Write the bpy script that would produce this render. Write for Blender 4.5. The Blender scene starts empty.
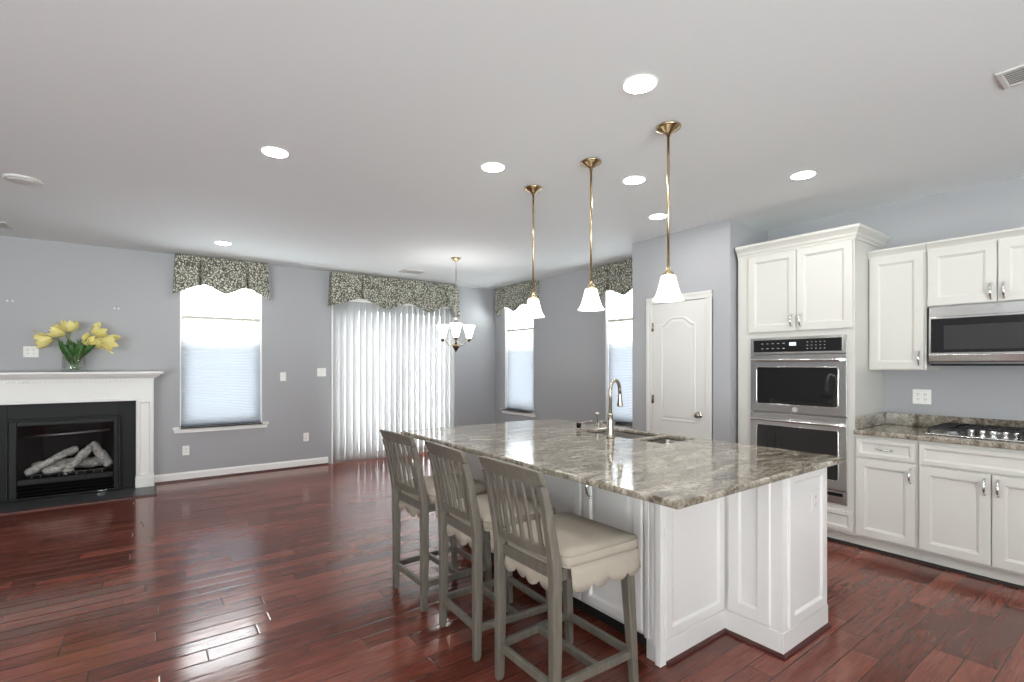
import bpy, bmesh, math, random
from mathutils import Vector, Matrix

PI = math.pi
random.seed(7)
SC = bpy.context.scene
COL = SC.collection

# ------------------------------------------------------------------ camera, sky, exposure
cam_d = bpy.data.cameras.new('camera')
cam_d.sensor_width = 36.0
cam_d.lens = 495.6 / 1024 * 36
cam_d.shift_y = 24.5 / 1024
cam_d.clip_start = 0.02
cam = bpy.data.objects.new('camera', cam_d)
COL.objects.link(cam)
cam.location = (0, 0, 1.40)
cam.rotation_euler = (PI / 2, 0, -math.radians(36.4))
SC.camera = cam

SKY = 8.0            # back sky radiance, raised to light the window shades from behind
SKY_FRONT = 5.0      # front sky radiance, lowered to spare the cabinets direct light
GROUND_FILL = 14.5    # made-up ground glow front and left, added to uplight the ceiling
GROUND_BACK = 6.5   # ground radiance behind and to the right, set below the front
LAMP = 60.0          # recessed lamp lens radiance
EXPOSURE = 0.95
world = bpy.data.worlds.new('sky')
SC.world = world
world.use_nodes = True
wt = world.node_tree
for n in list(wt.nodes):
    wt.nodes.remove(n)


def wn(typ, ins=None, **props):
    nd = wt.nodes.new('ShaderNode' + typ)
    for k, v in props.items():
        setattr(nd, k, v)
    for k, v in (ins or {}).items():
        if hasattr(v, 'is_output'):
            wt.links.new(v, nd.inputs[k])
        else:
            nd.inputs[k].default_value = v
    return nd


w_dir = wn('TexCoord').outputs['Generated']
w_sep = wn('SeparateXYZ', {0: w_dir})
w_up = wn('MapRange', {0: w_sep.outputs['Z'], 1: -0.05, 2: 0.05, 3: 0.0, 4: 1.0})
w_fill_dir = wn('VectorMath', {0: w_dir, 1: (-0.6, -0.8, 0)}, operation='DOT_PRODUCT')
w_sn = wn('MapRange', {0: w_fill_dir.outputs['Value'], 1: -0.3, 2: 0.3, 3: GROUND_BACK, 4: GROUND_FILL})
w_sk = wn('MapRange', {0: w_fill_dir.outputs['Value'], 1: -0.3, 2: 0.3, 3: SKY, 4: SKY_FRONT})
w_str = wn('Mix', {0: w_up.outputs[0], 2: w_sn.outputs[0], 3: w_sk.outputs[0]}, data_type='FLOAT')
w_col = wn('Mix', {0: w_up.outputs[0], 6: (0.92, 0.985, 1.0, 1), 7: (0.97, 0.985, 1.0, 1)}, data_type='RGBA')
w_bg = wn('Background', {0: w_col.outputs[2], 1: w_str.outputs[0]})
w_out = wn('OutputWorld', {0: w_bg.outputs[0]})

vs = SC.view_settings
SC.display_settings.display_device = 'sRGB'
vs.view_transform = 'Standard'
vs.look = 'None'
vs.gamma = 1.0
vs.exposure = EXPOSURE
vs.use_curve_mapping = False
SC.cycles.max_bounces = 10
SC.cycles.diffuse_bounces = 6
SC.cycles.transparent_max_bounces = 16
SC.cycles.caustics_reflective = False
SC.cycles.caustics_refractive = False
SC.cycles.sample_clamp_indirect = 6.0
SC.cycles.use_denoising = True


def portal(loc, normal, sx, sy):
    d = bpy.data.lights.new('sky_portal', 'AREA')
    d.shape = 'RECTANGLE'
    d.size, d.size_y = sx, sy
    d.cycles.is_portal = True
    o = bpy.data.objects.new('sky_portal', d)
    o.location = loc
    o.rotation_euler = Vector(normal).to_track_quat('-Z', 'Y').to_euler()
    COL.objects.link(o)


# ------------------------------------------------------------------ node helpers
def lin(c):
    c = c / 255.0
    return c / 12.92 if c <= 0.04045 else ((c + 0.055) / 1.055) ** 2.4


def rgb(r, g, b):
    return (lin(r), lin(g), lin(b), 1)


class NT:
    def __init__(s, name):
        s.m = bpy.data.materials.new(name)
        s.m.use_nodes = True
        s.t = s.m.node_tree
        for n in list(s.t.nodes):
            s.t.nodes.remove(n)
        s.out = s.t.nodes.new('ShaderNodeOutputMaterial')

    def put(s, sock, val):
        if hasattr(val, 'is_output'):
            s.t.links.new(val, sock)
        else:
            sock.default_value = val

    def n(s, typ, ins=None, **props):
        nd = s.t.nodes.new('ShaderNode' + typ)
        for k, v in props.items():
            setattr(nd, k, v)
        for k, v in (ins or {}).items():
            s.put(nd.inputs[k], v)
        return nd

    def math(s, op, a, b=0.0, c=0.0, clamp=False):
        nd = s.n('Math', {0: a, 1: b, 2: c}, operation=op)
        nd.use_clamp = clamp
        return nd.outputs[0]

    def ramp(s, fac, stops, interp='LINEAR'):
        nd = s.n('ValToRGB', {0: fac})
        cr = nd.color_ramp
        cr.interpolation = interp
        while len(cr.elements) < len(stops):
            cr.elements.new(0.5)
        for e, (p, c) in zip(cr.elements, stops):
            e.position = p
            e.color = c if len(c) == 4 else (*c, 1)
        return nd.outputs[0]

    def mix(s, fac, a, b, blend='MIX'):
        nd = s.n('Mix', data_type='RGBA', blend_type=blend)
        s.put(nd.inputs[0], fac)
        s.put(nd.inputs[6], a)
        s.put(nd.inputs[7], b)
        return nd.outputs[2]

    def pos(s, scale=(1, 1, 1), rot=(0, 0, 0), local=False):
        src = s.n('TexCoord').outputs['Object'] if local else s.n('NewGeometry').outputs['Position']
        return s.n('Mapping', {'Vector': src, 'Scale': scale, 'Rotation': rot}).outputs[0]

    def noise(s, vec, scale, detail=3.0, rough=0.5, dist=0.0):
        return s.n('TexNoise', {'Vector': vec, 'Scale': scale, 'Detail': detail, 'Roughness': rough, 'Distortion': dist}).outputs[0]

    def bump(s, height, strength=0.3, distance=0.01):
        return s.n('Bump', {'Height': height, 'Strength': strength, 'Distance': distance}).outputs[0]

    def bsdf(s, color, rough=0.5, metal=0.0, normal=None, **kw):
        p = s.n('BsdfPrincipled', {'Base Color': color, 'Roughness': rough, 'Metallic': metal})
        if normal is not None:
            s.put(p.inputs['Normal'], normal)
        for k, v in kw.items():
            s.put(p.inputs[k.replace('_', ' ')], v)
        s.t.links.new(p.outputs[0], s.out.inputs[0])
        return s.m


def paint(name, c, rough=0.55, scale=60, bump=0.05, var=0.03, spec=0.5):
    m = NT(name)
    p = m.pos()
    nz = m.noise(p, scale, 3)
    col = m.mix(m.noise(p, 1.3, 2), [x * (1 - var) for x in c[:3]] + [1], [min(1, x * (1 + var)) for x in c[:3]] + [1])
    return m.bsdf(col, rough, 0, m.bump(nz, bump, 0.004), Specular_IOR_Level=spec)


def metal(name, c, rough=0.25, brush=None, var=0.06):
    m = NT(name)
    if brush:
        nz = m.noise(m.pos(brush), 40, 4)
        r = m.math('MULTIPLY_ADD', nz, 0.12, rough - 0.06)
        col = m.mix(nz, [x * (1 - var) for x in c[:3]] + [1], c)
        return m.bsdf(col, r, 1.0, m.bump(nz, 0.03, 0.001))
    nz = m.noise(m.pos(), 30, 2)
    return m.bsdf(c, m.math('MULTIPLY_ADD', nz, 0.08, rough - 0.04), 1.0)


def emitter(name, c, strength):
    m = NT(name)
    nz = m.noise(m.pos(), 8, 1)
    col = m.mix(nz, c, [min(1, x * 1.02) for x in c[:3]] + [1])
    e = m.n('Emission', {'Color': col, 'Strength': strength})
    m.t.links.new(e.outputs[0], m.out.inputs[0])
    return m.m


def floor_material():
    m = NT('cherry_plank_floor')
    W = 0.118
    P = m.n('SeparateXYZ', {0: m.n('NewGeometry').outputs['Position']})
    x, y = P.outputs[0], P.outputs[1]
    v = m.math('MULTIPLY', m.math('ADD', y, 20.03), 1 / W)
    row = m.math('FLOOR', v)
    fv = m.math('FRACT', v)
    wn = m.n('TexWhiteNoise', {'W': row}, noise_dimensions='1D')
    wn2 = m.n('TexWhiteNoise', {'W': m.math('ADD', row, 77.3)}, noise_dimensions='1D')
    L = m.math('MULTIPLY_ADD', wn2.outputs[0], 0.55, 0.62)
    u = m.math('DIVIDE', m.math('MULTIPLY_ADD', wn.outputs[0], 9.0, m.math('ADD', x, 30.0)), L)
    pid = m.math('FLOOR', u)
    fu = m.math('FRACT', u)
    cid = m.n('CombineXYZ', {0: row, 1: pid, 2: 0.0}).outputs[0]
    rnd = m.n('TexWhiteNoise', {'Vector': cid}, noise_dimensions='2D')
    r1 = rnd.outputs[0]
    # distance in metres to the plank's edges
    dv = m.math('MULTIPLY', m.math('MINIMUM', fv, m.math('SUBTRACT', 1.0, fv)), W)
    du = m.math('MULTIPLY', m.math('MINIMUM', fu, m.math('SUBTRACT', 1.0, fu)), L)
    d = m.math('MINIMUM', dv, du)
    gap = m.n('MapRange', {0: d, 1: 0.0009, 2: 0.0028, 3: 1.0, 4: 0.0}).outputs[0]
    edge = m.n('MapRange', {0: d, 1: 0.0, 2: 0.008, 3: 0.0, 4: 1.0}, interpolation_type='SMOOTHSTEP').outputs[0]
    # grain, shifted for each plank
    sx = m.math('MULTIPLY_ADD', r1, 31.0, x)
    gvec = m.n('CombineXYZ', {0: m.math('MULTIPLY', sx, 1.0), 1: m.math('MULTIPLY', y, 9.0), 2: m.math('MULTIPLY', r1, 17.0)}).outputs[0]
    g1 = m.noise(gvec, 2.2, 5, 0.6, 1.2)
    g2 = m.noise(gvec, 9.0, 4, 0.6, 0.4)
    blot = m.noise(m.n('CombineXYZ', {0: sx, 1: m.math('MULTIPLY', y, 2.2), 2: r1}).outputs[0], 4.5, 3, 0.55, 0.6)
    t = m.math('ADD', m.math('MULTIPLY_ADD', g1, 0.40, 0.06), m.math('ADD', m.math('MULTIPLY', r1, 0.30), m.math('MULTIPLY', m.math('SUBTRACT', g2, 0.5), 0.25)))
    t = m.math('ADD', t, m.math('MULTIPLY', m.math('SUBTRACT', blot, 0.5), 0.32))
    col = m.ramp(t, [(0.10, rgb(60, 29, 23)), (0.34, rgb(100, 51, 40)), (0.52, rgb(124, 67, 53)), (0.72, rgb(146, 85, 68)), (0.95, rgb(168, 108, 88))])
    fine = m.noise(m.n('CombineXYZ', {0: m.math('MULTIPLY', sx, 2.0), 1: m.math('MULTIPLY', y, 60.0), 2: r1}).outputs[0], 3.0, 4, 0.6, 0.5)
    col = m.mix(m.n('MapRange', {0: fine, 1: 0.52, 2: 0.68, 3: 0.0, 4: 0.55}).outputs[0], col, rgb(58, 27, 22))
    col = m.mix(gap, col, rgb(22, 10, 9))
    und = m.noise(m.n('CombineXYZ', {0: sx, 1: m.math('MULTIPLY', y, 3.0), 2: r1}).outputs[0], 7.0, 2, 0.5, 0.3)
    hgt = m.math('ADD', m.math('MULTIPLY', edge, 0.9), m.math('ADD', m.math('MULTIPLY', und, 0.9), m.math('MULTIPLY', g2, 0.22)))
    nrm = m.bump(hgt, 0.18, 0.004)
    rough = m.math('MULTIPLY_ADD', g1, 0.10, 0.09)
    return m.bsdf(col, rough, 0, nrm, IOR=1.45, Specular_IOR_Level=0.5, Coat_Weight=0.05, Coat_Roughness=0.1, Coat_Normal=nrm)


def granite_material():
    m = NT('polished_granite')
    p = m.pos((1, 1, 1), (0, 0, 0.5))
    ps = m.pos((1.0, 2.6, 1.8), (0, 0, 0.55))
    big = m.noise(ps, 2.3, 5, 0.6, 1.6)
    mid = m.noise(ps, 9.0, 6, 0.68, 1.4)
    fine = m.noise(p, 55, 3, 0.6, 0.5)
    spk = m.n('TexVoronoi', {'Vector': p, 'Scale': 150.0}).outputs['Distance']
    t = m.math('ADD', m.math('MULTIPLY', big, 0.42), m.math('ADD', m.math('MULTIPLY', mid, 0.42), m.math('MULTIPLY', fine, 0.22)))
    col = m.ramp(t, [(0.34, rgb(46, 40, 34)), (0.43, rgb(88, 79, 68)), (0.50, rgb(128, 120, 106)), (0.57, rgb(160, 153, 139)), (0.66, rgb(192, 187, 174))])
    vein = m.n('MapRange', {0: m.math('ABSOLUTE', m.math('SUBTRACT', m.noise(ps, 4.2, 6, 0.62, 2.2), 0.5)), 1: 0.0, 2: 0.028, 3: 0.75, 4: 0.0}).outputs[0]
    col = m.mix(vein, col, rgb(84, 68, 54))
    dark = m.n('MapRange', {0: m.math('ADD', fine, m.math('MULTIPLY', spk, 0.35)), 1: 0.46, 2: 0.40, 3: 0.0, 4: 0.85}).outputs[0]
    col = m.mix(dark, col, rgb(48, 42, 36))
    return m.bsdf(col, 0.07, 0, None, IOR=1.55, Specular_IOR_Level=0.6)


def fabric_material():
    m = NT('leaf_print_fabric')
    p = m.pos((1, 1, 1), (0.4, 0.3, 0.5))
    warp = m.n('TexNoise', {'Vector': p, 'Scale': 14.0, 'Detail': 2.0})
    pv = m.n('VectorMath', {0: p, 1: m.n('VectorMath', {0: warp.outputs['Color'], 1: (0.07, 0.07, 0.07)}, operation='MULTIPLY').outputs[0]}, operation='ADD').outputs[0]
    st = m.n('Mapping', {'Vector': pv, 'Scale': (1.0, 1.0, 0.62), 'Rotation': (0.5, 0.6, 0.2)}).outputs[0]
    d = m.n('TexVoronoi', {'Vector': st, 'Scale': 44.0}, feature='DISTANCE_TO_EDGE').outputs['Distance']
    k = m.noise(p, 60, 2)
    leaf = m.n('MapRange', {0: m.math('ADD', d, m.math('MULTIPLY', m.math('SUBTRACT', k, 0.5), 0.25)), 1: 0.13, 2: 0.20, 3: 0.0, 4: 1.0}).outputs[0]
    weave = m.noise(p, 420, 2)
    col = m.mix(leaf, rgb(80, 80, 70), rgb(214, 211, 196))
    col = m.mix(m.math('MULTIPLY', weave, 0.25), col, rgb(120, 120, 104))
    return m.bsdf(col, 0.85, 0, m.bump(weave, 0.15, 0.002))


def wood_grey_material():
    m = NT('grey_washed_wood')
    p = m.pos((9, 9, 1.0), local=True)
    g = m.noise(p, 6, 5, 0.6, 0.6)
    g2 = m.noise(m.pos((40, 40, 2.5), local=True), 6, 3)
    t = m.math('ADD', m.math('MULTIPLY', g, 0.7), m.math('MULTIPLY', g2, 0.3))
    col = m.ramp(t, [(0.25, rgb(86, 81, 73)), (0.5, rgb(104, 99, 89)), (0.75, rgb(120, 115, 105))])
    return m.bsdf(col, 0.45, 0, m.bump(t, 0.12, 0.003))


def linen_material():
    m = NT('beige_linen')
    w = m.n('TexWave', {'Vector': m.pos(local=True), 'Scale': 260.0, 'Distortion': 1.0}, bands_direction='X').outputs[1]
    w2 = m.n('TexWave', {'Vector': m.pos(local=True), 'Scale': 260.0, 'Distortion': 1.0}, bands_direction='Y').outputs[1]
    t = m.math('ADD', m.math('MULTIPLY', w, 0.5), m.math('MULTIPLY', w2, 0.5))
    n1 = m.noise(m.pos(local=True), 7, 3)
    col = m.mix(n1, rgb(148, 139, 126), rgb(170, 161, 147))
    return m.bsdf(col, 0.9, 0, m.bump(t, 0.12, 0.001))


def cloth_translucent(name, c, transl=0.6, clear=0.0):
    m = NT(name)
    nz = m.noise(m.pos((60, 60, 60)), 4, 3)
    nz2 = m.noise(m.pos((3, 3, 3)), 5, 2)
    col = m.mix(m.math('MULTIPLY_ADD', nz, 0.5, m.math('MULTIPLY', nz2, 0.5)), [x * 0.93 for x in c[:3]] + [1], c)
    di = m.n('BsdfDiffuse', {'Color': col})
    tr = m.n('BsdfTranslucent', {'Color': col})
    mx = m.n('MixShader', {0: transl, 1: di.outputs[0], 2: tr.outputs[0]})
    last = mx.outputs[0]
    if clear > 0:
        tp = m.n('BsdfTransparent', {'Color': (1, 1, 1, 1)})
        last = m.n('MixShader', {0: clear, 1: last, 2: tp.outputs[0]}).outputs[0]
    m.t.links.new(last, m.out.inputs[0])
    return m.m


def thin_glass(name, tint=(0.96, 0.98, 0.97, 1), refl=1.0):
    m = NT(name)
    lw = m.n('LayerWeight', {'Blend': 0.5})
    fr = m.math('MULTIPLY_ADD', m.math('POWER', lw.outputs['Facing'], 5.0), 0.9, 0.04)
    tp = m.n('BsdfTransparent', {'Color': m.mix(m.noise(m.pos(), 2, 1), tint, [min(1, t * 1.02) for t in tint[:3]] + [1])})
    gl = m.n('BsdfGlossy', {'Color': (1, 1, 1, 1), 'Roughness': 0.02})
    mx = m.n('MixShader', {0: m.math('MULTIPLY', fr, refl), 1: tp.outputs[0], 2: gl.outputs[0]})
    m.t.links.new(mx.outputs[0], m.out.inputs[0])
    return m.m


def petal_material():
    m = NT('yellow_petal')
    p = m.pos((1, 1, 1), local=True)
    g = m.noise(m.pos((60, 60, 9), local=True), 3, 3)
    col = m.mix(g, rgb(240, 222, 120), rgb(250, 240, 176))
    return m.bsdf(col, 0.5, 0, m.bump(g, 0.1, 0.002), Subsurface_Weight=0.1)


def leaf_material():
    m = NT('tulip_leaf_green')
    g = m.noise(m.pos((50, 50, 4), local=True), 3, 3)
    col = m.mix(g, rgb(28, 66, 26), rgb(70, 118, 52))
    return m.bsdf(col, 0.4, 0, m.bump(g, 0.1, 0.002))


def log_material():
    m = NT('ceramic_fire_log')
    g = m.noise(m.pos((1, 1, 1), local=True), 22, 5, 0.65, 0.6)
    col = m.ramp(g, [(0.3, rgb(110, 108, 106)), (0.5, rgb(178, 175, 170)), (0.7, rgb(226, 222, 216))])
    return m.bsdf(col, 0.85, 0, m.bump(g, 0.6, 0.01))


M = {
    'wall': paint('grey_wall_paint', rgb(166, 166, 168), 0.5, 90, 0.06, 0.015),
    'ceiling': paint('white_ceiling_paint', rgb(240, 244, 245), 0.8, 120, 0.06, 0.01),
    'trim': paint('white_trim_paint', rgb(238, 237, 233), 0.35, 40, 0.02, 0.01),
    'door_paint': paint('white_door_paint', rgb(212, 210, 205), 0.4, 40, 0.02, 0.01),
    'cab': paint('cream_cabinet_paint', rgb(203, 201, 194), 0.35, 40, 0.02, 0.01),
    'isl': paint('white_island_paint', rgb(219, 217, 214), 0.35, 40, 0.02, 0.01),
    'plastic': paint('white_plastic', rgb(240, 239, 234), 0.4, 40, 0.01, 0.01),
    'slot': paint('dark_slot', rgb(46, 46, 46), 0.6, 40, 0.01, 0.01),
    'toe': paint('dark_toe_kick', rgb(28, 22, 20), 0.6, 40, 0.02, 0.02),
    'shoe': paint('dark_cherry_shoe_moulding', rgb(70, 30, 26), 0.35, 40, 0.05, 0.2),
    'floor': floor_material(),
    'granite': granite_material(),
    'fabric': fabric_material(),
    'grey_wood': wood_grey_material(),
    'linen': linen_material(),
    'piping': paint('taupe_piping', rgb(150, 140, 126), 0.85, 200, 0.1, 0.03),
    'steel': metal('brushed_stainless', (0.80, 0.80, 0.79, 1), 0.24, (1, 1, 40)),
    'steel_dark': metal('dark_stainless', (0.33, 0.33, 0.33, 1), 0.3, (1, 1, 40)),
    'sink': metal('sink_stainless', (0.42, 0.39, 0.36, 1), 0.32, (20, 1, 1)),
    'chrome': metal('polished_nickel', (0.78, 0.77, 0.75, 1), 0.12),
    'nickel': metal('brushed_nickel', (0.46, 0.42, 0.36, 1), 0.25),
    'brass': metal('antique_brass', (0.50, 0.39, 0.24, 1), 0.25),
    'bronze': metal('dark_bronze', (0.16, 0.12, 0.08, 1), 0.35),
    'black_glass': None,
    'black': paint('black_enamel', rgb(14, 14, 14), 0.45, 40, 0.02, 0.05, 0.25),
    'iron': paint('cast_iron', rgb(26, 26, 26), 0.5, 120, 0.2, 0.05),
    'slate': paint('black_slate', rgb(24, 24, 25), 0.5, 14, 0.15, 0.12, 0.25),
    'hearth': paint('charcoal_hearth_stone', rgb(66, 67, 69), 0.35, 18, 0.15, 0.12),
    'firebrick': paint('dark_firebox_lining', rgb(22, 22, 22), 0.8, 12, 0.3, 0.2, 0.2),
    'log': log_material(),
    'shade_cloth': cloth_translucent('white_cellular_cloth', (0.44, 0.452, 0.468, 1), 0.48),
    'vane': cloth_translucent('white_vinyl_vane', (0.64, 0.64, 0.64, 1), 0.30),
    'rail_beige': paint('beige_shade_rail', rgb(196, 193, 180), 0.4, 40, 0.01, 0.01),
    'rail_blue': paint('blue_grey_shade_rail', rgb(120, 128, 138), 0.4, 40, 0.01, 0.01),
    'pane': thin_glass('window_glass', (0.97, 0.98, 0.98, 1), 0.6),
    'fire_glass': thin_glass('smoked_fire_glass', (0.96, 0.96, 0.96, 1), 0.25),
    'vase_glass': thin_glass('clear_vase_glass', (0.93, 0.95, 0.94, 1), 1.6),
    'lamp_lens': emitter('lit_lamp_lens', (1, 0.985, 0.97, 1), LAMP),
    'shade_glass': emitter('lit_opal_glass', (1, 0.94, 0.84, 1), 2.3),
    'shade_white': emitter('lit_white_glass', (1, 0.97, 0.91, 1), 9.0),
    'bulb': emitter('lit_bulb', (1, 0.97, 0.93, 1), 90.0),
    'display': emitter('oven_display', (0.8, 0.9, 1.0, 1), 0.7),
    'legend': paint('printed_legend', rgb(190, 190, 188), 0.5, 40, 0.01, 0.01),
    'emblem': paint('silver_emblem', rgb(172, 172, 171), 0.3, 40, 0.01, 0.01),
    'petal': petal_material(),
    'leaf': leaf_material(),
    'stem': paint('tulip_stem', rgb(112, 148, 74), 0.5, 40, 0.05, 0.1),
    'vent': paint('white_vent_metal', rgb(214, 212, 208), 0.4, 40, 0.01, 0.01),
    'vent_dark': paint('vent_shadow_metal', rgb(160, 160, 157), 0.6, 40, 0.01, 0.01),
}


def black_glass():
    m = NT('black_appliance_glass')
    nz = m.noise(m.pos(), 3, 1)
    return m.bsdf(m.mix(nz, (0.006, 0.006, 0.006, 1), (0.010, 0.010, 0.011, 1)), 0.04, 0, None, IOR=1.6, Specular_IOR_Level=0.8)


M['black_glass'] = black_glass()
M['mesh_glass'] = paint('grey_mesh_glass', rgb(58, 58, 58), 0.08, 40, 0.0, 0.05)


def screen_material():
    m = NT('insect_screen')
    nz = m.noise(m.pos((300, 300, 300)), 2, 1)
    tp = m.n('BsdfTransparent', {'Color': (0.62, 0.64, 0.67, 1)})
    di = m.n('BsdfDiffuse', {'Color': (0.05, 0.05, 0.055, 1)})
    mx = m.n('MixShader', {0: m.math('MULTIPLY_ADD', nz, 0.05, 0.12), 1: tp.outputs[0], 2: di.outputs[0]})
    m.t.links.new(mx.outputs[0], m.out.inputs[0])
    return m.m


M['screen'] = screen_material()


# ------------------------------------------------------------------ mesh builder
class MB:
    def __init__(s):
        s.v, s.f, s.sm = [], [], []

    def add(s, verts, faces, smooth=False):
        b = len(s.v)
        s.v += [tuple(v) for v in verts]
        for f in faces:
            s.f.append([b + i for i in f])
            s.sm.append(smooth)
        return s

    def box(s, x0, x1, y0, y1, z0, z1):
        x0, x1 = min(x0, x1), max(x0, x1)
        y0, y1 = min(y0, y1), max(y0, y1)
        z0, z1 = min(z0, z1), max(z0, z1)
        v = [(x, y, z) for z in (z0, z1) for y in (y0, y1) for x in (x0, x1)]
        return s.add(v, [(0, 2, 3, 1), (4, 5, 7, 6), (0, 1, 5, 4), (2, 6, 7, 3), (0, 4, 6, 2), (1, 3, 7, 5)])

    def loft(s, loops, cap0=True, cap1=True, smooth=False, closed=True):
        n = len(loops[0])
        v = [p for lp in loops for p in lp]
        f = []
        for i in range(len(loops) - 1):
            for j in range(n if closed else n - 1):
                a, b = i * n + j, i * n + (j + 1) % n
                f.append((a, b, b + n, a + n))
        s.add(v, f, smooth)
        base = len(s.v) - len(v)
        if cap0:
            s.f.append([base + j for j in range(n)][::-1]); s.sm.append(False)
        if cap1:
            k = base + (len(loops) - 1) * n
            s.f.append([k + j for j in range(n)]); s.sm.append(False)
        return s

    def lathe(s, prof, cx=0, cy=0, n=24, smooth=True, cap0=True, cap1=True, sharp=()):
        loops = [[(cx + r * math.cos(2 * PI * j / n), cy + r * math.sin(2 * PI * j / n), z) for j in range(n)] for r, z in prof]
        return s.loft(loops, cap0, cap1, smooth)

    def lathe_axis(s, prof, o, axis, n=16, smooth=True):
        a = Vector(axis).normalized()
        u = a.orthogonal().normalized()
        w = a.cross(u)
        o = Vector(o)
        loops = [[tuple(o + a * h + (u * math.cos(2 * PI * j / n) + w * math.sin(2 * PI * j / n)) * r) for j in range(n)] for r, h in prof]
        return s.loft(loops, True, True, smooth)

    def tube(s, path, r, n=8, smooth=True, cap=True):
        P = [Vector(p) for p in path]
        R = r if isinstance(r, (list, tuple)) else [r] * len(P)
        T = []
        for i in range(len(P)):
            a = P[max(0, i - 1)]
            b = P[min(len(P) - 1, i + 1)]
            T.append((b - a).normalized())
        u = T[0].orthogonal().normalized()
        loops = []
        for i in range(len(P)):
            u = (u - T[i] * u.dot(T[i]))
            u = u.normalized() if u.length > 1e-6 else T[i].orthogonal().normalized()
            w = T[i].cross(u)
            loops.append([tuple(P[i] + (u * math.cos(2 * PI * j / n) + w * math.sin(2 * PI * j / n)) * R[i]) for j in range(n)])
        return s.loft(loops, cap, cap, smooth)

    def bar(s, p, q, w, h, up=(0, 0, 1)):
        p, q = Vector(p), Vector(q)
        d = (q - p).normalized()
        side = d.cross(Vector(up)).normalized()
        u = side.cross(d).normalized()
        lp = lambda c: [tuple(c + side * a * w / 2 + u * b * h / 2) for a, b in ((-1, -1), (1, -1), (1, 1), (-1, 1))]
        return s.loft([lp(p), lp(q)])

    def column(s, stations):
        """stations: (x, y, z, sx, sy) horizontal rectangles stacked up"""
        loops = [[(x - a / 2, y - b / 2, z), (x + a / 2, y - b / 2, z), (x + a / 2, y + b / 2, z), (x - a / 2, y + b / 2, z)] for x, y, z, a, b in stations]
        return s.loft(loops)

    def panel(s, O, U, V, Nn, w, h, prof, back=True):
        """concentric rectangles: prof = (inset, height along normal)"""
        O, U, V, Nn = Vector(O), Vector(U), Vector(V), Vector(Nn)
        loops = []
        for i, t in prof:
            loops.append([tuple(O + U * a + V * b + Nn * t) for a, b in ((i, i), (w - i, i), (w - i, h - i), (i, h - i))])
        return s.loft(loops, back, True)

    def prism(s, pts, axis, a0, a1):
        """pts: 2-D outline in the two other axes (in xyz order)"""
        def mk(p, a):
            l = list(p)
            l.insert(axis, a)
            return tuple(l)
        return s.loft([[mk(p, a0) for p in pts], [mk(p, a1) for p in pts]])

    def sweep_profile(s, path, prof, Z=(0, 0, 1), outs=None):
        """prof (offset outward, z) swept along a horizontal path with mitred corners; outs = outward normal per segment"""
        P = [Vector(p) for p in path]
        loops = []
        for i, p in enumerate(P):
            if i == 0:
                n = outs[0]
                k = 1
            elif i == len(P) - 1:
                n = outs[-1]
                k = 1
            else:
                n = (Vector(outs[i - 1]) + Vector(outs[i])).normalized()
                k = 1 / max(0.2, n.dot(Vector(outs[i])))
            n = Vector(n)
            loops.append([tuple(p + n * (o * k) + Vector((0, 0, z))) for o, z in prof])
        return s.loft(loops)

    def build(s, name, mat, parent=None, bevel=0, seg=2, solid=0, smooth_all=False, subsurf=0):
        me = bpy.data.meshes.new(name)
        off = Vector((0, 0, 0))
        p = parent
        while p is not None:
            off += Vector(p.location)
            p = p.parent
        me.from_pydata([tuple(Vector(v) - off) for v in s.v], [], s.f)
        bm = bmesh.new()
        bm.from_mesh(me)
        for fc, sm in zip(bm.faces, s.sm):
            fc.smooth = sm or smooth_all
        bmesh.ops.recalc_face_normals(bm, faces=bm.faces)
        bm.to_mesh(me)
        bm.free()
        me.materials.append(M[mat] if isinstance(mat, str) else mat)
        o = bpy.data.objects.new(name, me)
        COL.objects.link(o)
        if parent is not None:
            o.parent = parent
        if solid:
            md = o.modifiers.new('thickness', 'SOLIDIFY')
            md.thickness = solid
            md.offset = 0
        if bevel:
            md = o.modifiers.new('bevel', 'BEVEL')
            md.width = bevel
            md.segments = seg
            md.limit_method = 'ANGLE'
            md.angle_limit = math.radians(40)
        if subsurf:
            md = o.modifiers.new('subdivision', 'SUBSURF')
            md.levels = md.render_levels = subsurf
        return o


def tag(o, label=None, cat=None, group=None, kind=None):
    if label: o['label'] = label
    if cat: o['category'] = cat
    if group: o['group'] = group
    if kind: o['kind'] = kind
    return o


def thing(name, loc, label, cat, group=None, rz=0.0):
    o = bpy.data.objects.new(name, None)
    o.empty_display_size = 0.1
    o.location = loc
    o.rotation_euler = (0, 0, rz)
    COL.objects.link(o)
    return tag(o, label, cat, group)


def copy_tree(o, parent=None):
    c = o.copy()
    COL.objects.link(c)
    c.parent = parent
    for ch in o.children:
        copy_tree(ch, c)
    return c


def structure(name, mb, mat, parent=None, **kw):
    o = mb.build(name, mat, parent, **kw)
    if parent is None:
        o['kind'] = 'structure'
    return o


def s_empty(name, loc):
    o = bpy.data.objects.new(name, None)
    o.location = loc
    COL.objects.link(o)
    o['kind'] = 'structure'
    return o


# ------------------------------------------------------------------ room shell
H = 2.737
XL, XR, YF, YB = -5.2, 4.96, -3.6, 7.22
T = 0.16


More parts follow.
